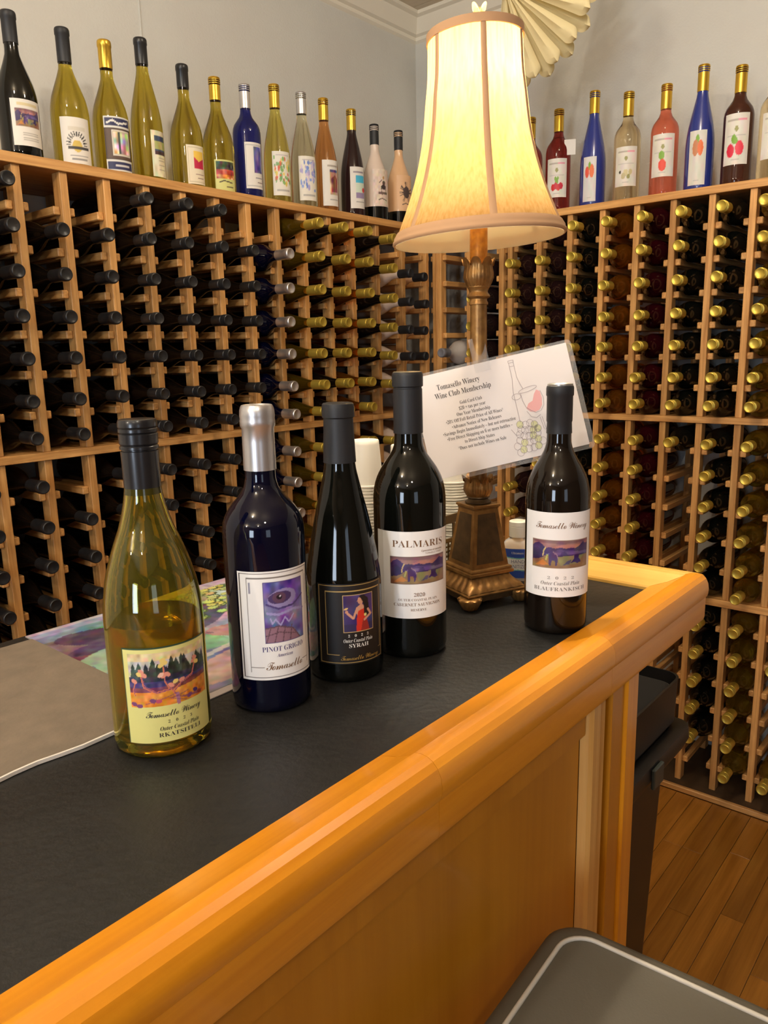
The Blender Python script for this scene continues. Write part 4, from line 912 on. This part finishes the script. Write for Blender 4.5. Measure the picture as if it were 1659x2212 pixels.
sp = [(r_, z_) for r_, z_ in pchip(SK_, 30)]
ROTL = LAZ - PI / 4
def hexr(a, rr):
    return rr
phi0 = math.radians(223) - ROTL
v, f = lathe_data(sp, 72)
tax = Vector((Fv.x, Fv.y, 0)).normalized(); tax.rotate(Matrix.Rotation(-ROTL, 3, 'Z'))
lat = tax.cross(Vector((0, 0, 1))).normalized()
def place(vs):
    out = []
    for p in vs:
        q = Vector(p); a_ = q.dot(lat); out.append(tuple(q + Vector((0, 0, ZS0 + .050 * a_)) - lat * (.022 * q.z)))
    return out
sh = new_obj('lamp_shade', place(v), f, SH, lamp, 1.2); fixn(sh.data)
def lining_mat():
    m, nt, b = mat_new('shade_lining'); nt.nodes.remove(b); out = nt.nodes['Material Output']
    d = nt.nodes.new('ShaderNodeBsdfDiffuse'); d.inputs['Color'].default_value = L3(200, 190, 158)
    tr = nt.nodes.new('ShaderNodeBsdfTranslucent'); tr.inputs['Color'].default_value = L3(252, 246, 228)
    mx = nt.nodes.new('ShaderNodeMixShader'); mx.inputs[0].default_value = .62
    nt.links.new(d.outputs[0], mx.inputs[1]); nt.links.new(tr.outputs[0], mx.inputs[2]); nt.links.new(mx.outputs[0], out.inputs['Surface']); return m
iv, if_ = lathe_data([(rr - .0016, zz - .0032) for rr, zz in sp], 72); o = new_obj('lining', place(iv), if_, lining_mat(), sh, 1.2); fixn(o.data)
def ring(prof): return lathe_data(prof, 72)
v, f = ring([(.1122, -.003), (.1140, -.001), (.1134, .002), (.1120, .0035), (.1118, .006), (.1078, .0125), (.1065, .0125), (.1105, .002), (.1115, -.003), (.1122, -.003)]); o = new_obj('bottom_trim', place(v), f, TRIM, sh, 1.0); fixn(o.data)
v, f = ring([(.0594, .2360), (.0614, .2360), (.0612, .2460), (.0592, .2465), (.0582, .2420), (.0594, .2360)]); o = new_obj('top_trim', place(v), f, TRIM, sh, 1.0); fixn(o.data)
for k in range(6):
    a = phi0 + k * PI / 3; v = []; f = []
    for i, (rr, zz) in enumerate(sp):
        wd_ = .0034 + .0012 * (1 - zz / .2430)
        for s, e in ((-1, .0002), (-.5, .0013), (.5, .0013), (1, .0002)):
            q = a + s * wd_ / rr; v.append(((rr + e) * math.cos(q), (rr + e) * math.sin(q), zz))
    for i in range(len(sp) - 1):
        for j in range(3): f.append((i * 4 + j, i * 4 + j + 1, i * 4 + j + 5, i * 4 + j + 4))
    new_obj('seam_trim', place(v), f, TRIM, sh, 1.2)
# harp, spider, socket and bulb
harp = [(0, -.028 * math.cos(t_) , .60 + .075 * (1 - math.cos(t_)) * 0 + .17 * (t_ / PI)) for t_ in np.linspace(0, PI, 3)]
hp = [(.034 * math.sin(t_) * (1 if s > 0 else -1), 0, .600 + .138 * t_ / PI) for s in (1,) for t_ in np.linspace(0, PI, 14)]
tube('harp', hp, .0014, BRONZE, lamp, 6); tube('harp', [(-p[0], p[1], p[2]) for p in hp], .0014, BRONZE, lamp, 6)
for k in range(3):
    a = phi0 + k * PI / 3 * 2; tube('spider_arm', place([(0, 0, .2415), (.0585 * math.cos(a), .0585 * math.sin(a), .2415)]), .0012, BRONZE, lamp, 6)
lathe('socket', [(0, .600), (.0110, .600), (.0130, .606), (.0130, .650), (.0110, .655), (0, .655)], BRONZE, lamp, 24)
bulb = lathe('bulb', [(0, .655), (.0100, .656), (.0110, .668), (.0165, .682), (.0205, .693), (.0215, .702), (.0185, .713), (.0110, .720), (0, .722)], mat('bulb_glow', L3(255, 230, 180), .5, emit=((1, .86, .66, 1), 1060)), lamp, 24)
pf, mf = tulip(.748, .7765, .0082)
def mfin(k, a, rr, zz):
    p = abs(math.cos(1.5 * a))
    if k in (5, 6, 7): return rr * (1 + .25 * p), zz - .011 * (1 - p) ** 1.2
    return rr, zz
FIN = mat('gilt_finial', L3(222, 184, 110), .35, metal=.3)
lathe('finial', [(0, .739)] + [(.0040, .739), (.0084, .742), (.0090, .747)] + [(q[0] * .92, q[1] - .0015) for q in pf[1:]], FIN, lamp, 48, 1.0, lambda k, a, rr, zz: mfin(k - 3, a, rr, zz))

# ------------------------------------------------------------------ taped sign on the lamp pole
D_ = 1.012
def scl(p): return Vector((p[0] * D_, p[1] * D_, CAM_H + (p[2] - CAM_H) * D_))
TR, TLq, BR = scl((.9554, .4872, 1.4985)), scl((.8215, .6315, 1.4576)), scl((.9477, .4525, 1.3620))
eu = (TLq - TR).normalized(); ev = (BR - TR); ev = (ev - eu * ev.dot(eu)).normalized(); en = eu.cross(ev).normalized()
if en.dot(Vector((-TR.x, -TR.y, CAM_H - TR.z))) < 0: en = -en
SW, SHh = .216, .1405
def sp3(u, w, k=0.0): return tuple(TR + eu * (SW - u) + ev * (SHh - w) + en * k - SO)   # u from left, w from bottom
SO = TR + eu * SW / 2 + ev * SHh
sg = thing('paper_sign', 'laminated white membership sign taped tilted on the lamp pole', 'sign', tuple(SO))
def slab(name, u0, u1, w0, w1, k0, k1, m, rad=.0):
    if rad:
        pts = [((u0 + u1) / 2 + a, (w0 + w1) / 2 + b) for a, b in rrect((u1 - u0) / 2, (w1 - w0) / 2, rad, 4)]
    else: pts = [(u0, w0), (u1, w0), (u1, w1), (u0, w1)]
    n = len(pts); v = [sp3(a, b, k0) for a, b in pts] + [sp3(a, b, k1) for a, b in pts]
    f = [tuple(range(n))[::-1], tuple(range(n, 2 * n))] + [(i, (i + 1) % n, n + (i + 1) % n, n + i) for i in range(n)]
    o = new_obj(name, v, f, m, sg); fixn(o.data); return o
def clear_film(name, k):
    m, nt, b = mat_new(name); out = nt.nodes['Material Output']; b.inputs['Base Color'].default_value = (.8, .8, .8, 1); b.inputs['Roughness'].default_value = .08
    tp = nt.nodes.new('ShaderNodeBsdfTransparent'); mx = nt.nodes.new('ShaderNodeMixShader'); mx.inputs[0].default_value = k
    nt.links.new(tp.outputs[0], mx.inputs[1]); nt.links.new(b.outputs[0], mx.inputs[2]); nt.links.new(mx.outputs[0], out.inputs['Surface']); return m
LAM = clear_film('clear_laminate', .12)
slab('laminate', -.006, SW + .007, -.006, SHh + .004, -.0012, -.0002, LAM, .006)
pp = slab('paper', 0, SW, 0, SHh, -.0001, .0004, mat('sign_paper', L3(214, 208, 208), .35, coat=.35))
Wm = lambda s, q: sp3(s, q, .0006)
cx = .0735
lines = [('Tomasello Winery', .0108, .062, .1205, .0590), ('Wine Club Membership', .0108, .066, .1090, .0770), ('Gold Card Club', .0068, cx, .0945, .0305), ('$20 + tax per year', .0068, cx, .0870, .0365), ('One Year Membership', .0068, cx, .0795, .0460), ('\u202220% Off Full Retail Price of All Wines*', .0068, cx, .0720, .0790), ('\u2022Advance Notice of New Releases', .0068, cx + .001, .0645, .0680),
         ('\u2022Savings Begin Immediately \u2013 but not retroactive', .0068, cx + .003, .0570, .1000), ('\u2022Free Direct Shipping on 6 or more bottles \u2013', .0068, cx + .002, .0495, .0900), ('to Direct Ship States', .0068, cx, .0420, .0410), ('*Does not include Wines on Sale', .0068, cx + .002, .0345, .0660)]
text_on('lettering', [(s, 'b', sz, x_, y_, dict(width=w_, thin=.006)) for s, sz, x_, y_, w_ in lines], INK, Wm, pp)
LINE = mat('line_art_ink', L3(150, 140, 144), .5)
def stroke(pts, w=.0006):
    v = []; f = []
    for (x0, y0), (x1, y1) in zip(pts[:-1], pts[1:]):
        d = Vector((x1 - x0, y1 - y0)); 
        if d.length < 1e-9: continue
        nrm = Vector((-d.y, d.x)).normalized() * w / 2; k = len(v)
        v += [sp3(x0 + nrm.x, y0 + nrm.y, .0007), sp3(x1 + nrm.x, y1 + nrm.y, .0007), sp3(x1 - nrm.x, y1 - nrm.y, .0007), sp3(x0 - nrm.x, y0 - nrm.y, .0007)]; f.append((k, k + 1, k + 2, k + 3))
    return v, f
lm = MB()
def AX(x_): return .1315 + (x_ - .1355) * .80
def S(pts, w=.0006): lm.add(*stroke([(AX(a), b) for a, b in pts], w))
S([(.1355, .050), (.1355, .090), (.1370, .101), (.1390, .110), (.1390, .131), (.1470, .131), (.1470, .110), (.1500, .100), (.1530, .093)]); S([(.1390, .126), (.1470, .126)]); S([(.1385, .131), (.1385, .134), (.1475, .134), (.1475, .131)])
S([(.139 + .0085 * math.cos(a) * .9, .0845 + .004 * math.sin(a)) for a in np.linspace(0, 6.3, 24)]); S([(.160 + .016 * math.cos(a), .091 + .0030 * math.sin(a) + .1 * .016 * math.cos(a)) for a in np.linspace(0, 6.3, 28)])
S([(.1470, .088), (.1475, .078), (.1510, .068), (.1570, .063), (.1650, .058), (.1740, .059), (.1810, .066), (.1830, .076), (.1800, .086)]); S([(.1505, .0625), (.1560, .054), (.1640, .051), (.1720, .054)]); S([(.1700, .051), (.1725, .034)]); S([(.1735, .051), (.1760, .033)])
S([(.118, .043), (.124, .034), (.134, .033)]); S([(.186, .042), (.182, .036), (.174, .033)])
gg = np.random.default_rng(3); GP = [(.140, .047), (.149, .045), (.157, .046), (.164, .043), (.146, .038), (.153, .038), (.160, .036), (.143, .031), (.151, .029), (.158, .029), (.166, .031), (.134, .026), (.141, .022), (.149, .021), (.157, .022), (.165, .023), (.172, .019), (.128, .019), (.137, .013), (.146, .013), (.155, .013), (.163, .014), (.131, .010), (.140, .040), (.168, .037), (.136, .034)]
GP = [(gx - .006, gy) for gx, gy in GP]
for gx, gy in GP: S([(gx + .0058 * math.cos(a), gy + .0050 * math.sin(a)) for a in np.linspace(0, 2 * PI, 16)], .0005)
lm.build('line_drawing', LINE, pp)
gm_ = MB()
for k, (gx, gy) in enumerate(GP):
    if k % 3 == 0: gm_.add([sp3(AX(gx) + .0046 * math.cos(a), gy + .0046 * math.sin(a), .00055) for a in np.linspace(0, 2 * PI, 14)[:-1]], [tuple(range(13))])
gm_.build('grape_tint', mat('grape_print', L3(198, 198, 156), .5), pp)
WP = [(.1510, .0660), (.1560, .0720), (.1640, .0745), (.1690, .0830), (.1740, .0880), (.1795, .0850), (.1805, .0760), (.1780, .0660), (.1720, .0605), (.1640, .0590), (.1565, .0610)]
new_obj('wine_tint', [sp3(AX(a), b, .00055) for a, b in WP], [tuple(range(len(WP)))], mat('rose_print', L3(214, 160, 160), .5), pp)
TAPE = clear_film('clear_tape', .09)
slab('tape', .088, .110, SHh - .012, SHh + .034, .0006, .0010, TAPE)

# ------------------------------------------------------------------ cups in a caddy, sanitiser
CDX0, CDX1, CDY0, CDY1 = .765, 1.060, .680, .770
cad = thing('cup_caddy', 'bronze metal cup caddy with perforated front behind the lamp', 'caddy', ((CDX0 + CDX1) / 2, (CDY0 + CDY1) / 2, ZC))
CBR = mat('caddy_bronze', L3(92, 72, 42), .4, metal=.5)
ox, oy = (CDX0 + CDX1) / 2, (CDY0 + CDY1) / 2
hx, hy = (CDX1 - CDX0) / 2, (CDY1 - CDY0) / 2
MB().cbox(-hx, hx, -hy, hy, .0005, .003, .0004).build('floor_plate', CBR, cad)
for sy in (-hy, hy - .0016):
    b = MB(); n = 34; stp = 2 * hx / n
    for i in range(n + 1): b.box(-hx + i * stp - .0016, -hx + i * stp + .0016, sy, sy + .0016, .003, .056)
    for j in range(8): b.box(-hx, hx, sy, sy + .0015, .003 + j * .0075, .003 + j * .0075 + .0026)
    b.build('perforated_panel', CBR, cad, kind='stuff')
    MB().cbox(-hx, hx, sy - .0004, sy + .0020, .0562, .0625, .0004).build('rim_strip', CBR, cad)
    MB().cbox(-hx, hx, sy - .0004, sy + .0020, .0860, .1000, .0004).build('top_band', CBR, cad)
    for xx in (-hx, -.035, .055, hx - .006): MB().cbox(xx, xx + .006, sy - .0004, sy + .0020, .0626, .0859, .0004).build('upright', CBR, cad)
for sx in (-hx, hx - .002): MB().cbox(sx, sx + .002, -hy + .003, hy - .003, .003, .100, .0003).build('side_plate', CBR, cad)
T1 = 'zeroth first second third fourth fifth sixth seventh eighth ninth tenth eleventh twelfth thirteenth fourteenth fifteenth sixteenth seventeenth eighteenth nineteenth'.split()
ORD = T1 + ['twentieth'] + ['twenty-' + q for q in T1[1:10]] + ['thirtieth'] + ['thirty-' + q for q in T1[1:10]] + ['fortieth'] + ['forty-' + q for q in T1[1:10]]
cupm = mat('frosted_white_plastic', L3(236, 230, 216), .35, trans=.12)
cup_me = lathe_mesh('cup', [(.0258, 0), (.0268, .0008), (.0268, .0028), (.0250, .0034), (.0205, .0600), (.0200, .0650), (.0190, .0662), (0, .0655), (0, .0648), (.0186, .0650), (.0196, .0600), (.0240, .0034), (.0248, 0), (.0258, 0)], cupm, 32, .6)
for cxp, cyp, top, nm in ((.814, .725, 1.370, 'left'), (.915, .735, 1.352, 'middle'), (1.028, .723, 1.345, 'right')):
    z = top - .0662; k = 1
    while z > ZC + .0040:
        c_ = inst('plastic_cup', cup_me, None, (cxp + random.uniform(-.0004, .0004), cyp + random.uniform(-.0004, .0004), z))
        tag(c_, ('white plastic cup on top of the %s upturned stack in the caddy' % nm) if k == 1 else 'white plastic cup in the %s upturned stack, %s from the top' % (nm, ORD[k]), 'cup', 'upturned cups in the caddy')
        z -= .0046; k += 1
sx_, sy_ = 1.008, .586
sa = thing('sanitizer_bottle', 'small clear hand sanitizer bottle with white flip cap beside the lamp', 'bottle', (sx_, sy_, ZC + .0003), face_az(sx_, sy_) + PI / 2)
# local -Y... faces the viewer after the turn: local +x is the viewer's left-right axis
def oval(levels, m, name, seg=48):
    v = []; 
    for a_, b_, z_ in levels:
        for i in range(seg):
            q = 2 * PI * i / seg; cq, sq = math.cos(q), math.sin(q)
            v.append((a_ * math.copysign(abs(cq) ** .75, cq), b_ * math.copysign(abs(sq) ** .75, sq), z_))
    f = [(k * seg + i, k * seg + (i + 1) % seg, (k + 1) * seg + (i + 1) % seg, (k + 1) * seg + i) for k in range(len(levels) - 1) for i in range(seg)]
    f.append(tuple(range(seg))); f.append(tuple((len(levels) - 1) * seg + i for i in range(seg)))
    o = new_obj(name, v, f, m, sa, .7); fixn(o.data); return o
oval([(.0215, .0125, 0), (.0235, .0145, .002), (.0238, .0148, .006), (.0238, .0148, .050), (.0228, .0142, .057), (.0190, .0125, .0625), (.0140, .0110, .0655), (.0105, .0100, .067), (.0100, .0100, .071)], mat('clear_gel', L3(226, 222, 218), .05, trans=.45, ior=1.3), 'gel_bottle')
lathe('flip_cap', [(.0130, .0690), (.0138, .0692), (.0140, .0850), (.0136, .0853), (.0136, .0860), (.0140, .0863), (.0138, .0925), (.0125, .0935), (0, .0932)], WHITEPL, sa, 40)
cv = C(60, 70, (236, 234, 228)); BL = (44, 76, 160)
cv.rect(0, .74, 1, 1, BL); cv.rect(0, 0, 1, .24, BL)
xs = cv.X; cv.put(cv.Y > .74 - .05 * np.sin(xs * 3.1), BL); cv.put(cv.Y < .20 + .05 * np.sin(xs * 3.1), BL)
cv.put((cv.Y > .70 - .05 * np.sin(xs * 3.1)) & (cv.Y < .74 - .05 * np.sin(xs * 3.1)), (120, 180, 170)); cv.put((cv.Y < .24 + .05 * np.sin(xs * 3.1)) & (cv.Y > .20 + .05 * np.sin(xs * 3.1)), (120, 180, 170))
def sl(u, v_, e=.0004):
    a = -.0195 + .039 * u; k = min(1, abs(a) / .0238); b_ = .0148 * (1 - k ** (2 / .75)) ** (.75 / 2); return (a, -b_ - e - .0002, .006 + .046 * v_)
lb = grid_print('label', lambda u, v_: sl(u, v_), cv, PRINT, sa)
text_on('lettering', [('HAND', 'n', .0078, .0195, .0260, dict(width=.0200)), ('SANITIZER', 'n', .0078, .0195, .0180, dict(width=.0300))], INKBLUE, lambda s, q: sl(s / .039, q / .046, .0008), lb)
text_on('lettering', [('Ultramaxx', 'b', .0050, .0190, .0395, dict(width=.0185))], INKWH, lambda s, q: sl(s / .039, q / .046, .0008), lb)

# ------------------------------------------------------------------ paper fan hanging near the ceiling
FC = Vector((1.998, 1.226, 2.456)); fn = Vector((-FC.x, -FC.y, CAM_H - FC.z)).normalized()
PAPER = None
def paper_mat():
    m, nt, b = mat_new('cream_paper'); nt.nodes.remove(b); out = nt.nodes['Material Output']
    d = nt.nodes.new('ShaderNodeBsdfDiffuse'); d.inputs['Color'].default_value = L3(232, 220, 176); t_ = nt.nodes.new('ShaderNodeBsdfTranslucent'); t_.inputs['Color'].default_value = L3(232, 212, 150)
    mx = nt.nodes.new('ShaderNodeMixShader'); mx.inputs[0].default_value = .3
    nt.links.new(d.outputs[0], mx.inputs[1]); nt.links.new(t_.outputs[0], mx.inputs[2]); nt.links.new(mx.outputs[0], out.inputs['Surface']); return m
PAPER = paper_mat()
fan = thing('paper_fan', 'cream half-open paper fan with rounded petals hanging behind the lampshade', 'decoration', tuple(FC))
fan.rotation_euler = fn.to_track_quat('Z', 'Y').to_euler()
def petal_mesh(L, w):
    v = []; f = []; n = 20; tt = 1 - w / L
    for i in range(n + 1):
        t_ = tt * i / 12 if i <= 12 else tt + (1 - tt) * math.sin((i - 12) / 8 * PI / 2)
        hw = .003 + (w - .003) * min(1, t_ / tt) ** 1.3 if i <= 12 else w * math.sqrt(max(0, 1 - ((t_ - tt) / (1 - tt)) ** 2)) + .0003
        lift = .010 * math.sin(t_ * PI * .5) + .014 * max(0, t_ - .75) / .25
        for s, dz in ((-1, .0), (-.5, .004), (0, .014), (.5, .010), (1, -.012)): v.append((L * t_, hw * s, lift + dz * (.25 + .75 * t_)))
    for i in range(n):
        for j in range(4): f.append((i * 5 + j, i * 5 + j + 1, i * 5 + j + 6, i * 5 + j + 5))
    o = new_obj('petal', v, f, PAPER, None, 1.0); me = o.data; bpy.data.objects.remove(o); return me
pm1, pm2 = petal_mesh(.236, .0225), petal_mesh(.256, .0225)
NP = 21
for k in range(-NP, NP):
    for me_, zz_, tl_, hf in ((pm1, .006, 0, 0), (pm2, -.024, .02, .5)):
        th = 2 * PI * (k + hf) / NP
        if math.radians(-98) < th < math.radians(88): inst('petal', me_, fan, (0, 0, zz_), (random.uniform(-.06, .06), tl_ + random.uniform(-.03, .03), th + random.uniform(-.02, .02)))
lathe('centre_disc', [(0, .030), (.020, .029), (.022, .024), (.020, .019), (0, .018)], PAPER, fan, 24)
qi = fan.rotation_euler.to_quaternion().inverted()
tube('hanging_thread', [tuple(qi @ Vector((0, 0, z_))) for z_ in (.0, .15, .332)], .0006, WHITEP, fan, 5)

# ------------------------------------------------------------------ trash can
TX0, TX1, TY0, TY1 = .965, 1.468, .474, .740
tc_ = thing('trash_can', 'black plastic trash can standing past the end of the bar', 'trash can', ((TX0 + TX1) / 2, (TY0 + TY1) / 2, ZF))
txc, tyc = (TX1 - TX0) / 2, (TY1 - TY0) / 2
def boxloft(name, levels, m, parent, smooth=.6, rad=.03, close=True):
    v = []; N = None
    for dx, dy, z in levels:
        p = rrect(txc + dx, tyc + dy, rad, 5); N = len(p); v += [(a, b, z) for a, b in p]
    f = [(k * N + i, k * N + (i + 1) % N, (k + 1) * N + (i + 1) % N, (k + 1) * N + i) for k in range(len(levels) - 1) for i in range(N)]
    f.append(tuple(range(N)))
    if close: f.append(tuple((len(levels) - 1) * N + i for i in range(N)))
    o = new_obj(name, v, f, m, parent, smooth); fixn(o.data); return o
boxloft('can_body', [(-.050, -.035, .0005), (-.048, -.033, .010), (-.020, -.012, .690), (-.004, -.003, .700), (-.002, -.001, .788), (0, 0, .790), (-.004, -.004, .7905), (-.006, -.005, .700), (-.026, -.018, .688), (-.052, -.038, .016)], BLACKP, tc_)
boxloft('rim_band', [(-.004, -.004, .630), (.014, .012, .640), (.022, .020, .660), (.020, .018, .684), (.004, .003, .690), (-.016, -.008, .688)], BLACKP, tc_, close=False)
boxloft('bag_liner', [(-.058, -.044, .020), (-.032, -.024, .560), (-.012, -.010, .770), (-.013, -.011, .770), (-.036, -.028, .560), (-.062, -.048, .024)], GREYBAG, tc_)
MB().cbox(.050, .095, -tyc - .0265, -tyc - .0190, .640, .680, .002).build('handle_clip', mat('dark_grey_clip', L3(60, 66, 62), .35), tc_)

# ------------------------------------------------------------------ bar stool in front
ZS = .880
st = thing('bar_stool', 'dark grey padded stool with pale ridge highlight at the bottom right', 'stool', (.509, .144, ZF), math.radians(3))
VINYL = mat('grey_vinyl', L3(80, 76, 66), .55, bump=(400, .2, .0006)); HILITE = mat('highlight_tone', L3(176, 170, 160), .5)  # pale material paints the highlight running along the seat ridge
LEGM = mat('black_steel', (.02, .02, .02, 1), .4, metal=.3)
S0 = ZS - ZF
def seatloft(name, levels, m, rad):
    v = []; N = None
    for ins, z in levels:
        p = rrect(.190 - ins, .190 - ins, max(rad - ins, .01), 8); N = len(p); v += [(a, b, z) for a, b in p]
    f = [(k * N + i, k * N + (i + 1) % N, (k + 1) * N + (i + 1) % N, (k + 1) * N + i) for k in range(len(levels) - 1) for i in range(N)]
    f.append(tuple(range(N))); f.append(tuple((len(levels) - 1) * N + i for i in range(N)))
    o = new_obj(name, v, f, m, st, .9); fixn(o.data); return o
seatloft('seat', [(.012, S0 - .060), (.003, S0 - .052), (0, S0 - .035), (.0015, S0 - .018), (.007, S0 - .006), (.016, S0 - .001), (.024, S0), (.034, S0 - .0005), (.06, S0 + .002), (.12, S0 + .003)], VINYL, .045)
tube('ridge_highlight', [(a, b, S0 + .0002) for a, b in rrect(.190 - .026, .190 - .026, .030, 8)], .0026, HILITE, st, 8, True)
for sx in (-1, 1):
    for sy in (-1, 1):
        tube('leg', [(sx * .135, sy * .135, S0 - .060), (sx * .165, sy * .165, .0005)], .012, LEGM, st, 12)
for a, b in (((-1, -1), (1, -1)), ((1, -1), (1, 1)), ((1, 1), (-1, 1)), ((-1, 1), (-1, -1))):
    q = .157; tube('footrest', [(a[0] * q, a[1] * q, .22), (b[0] * q, b[1] * q, .22)], .008, LEGM, st, 10)
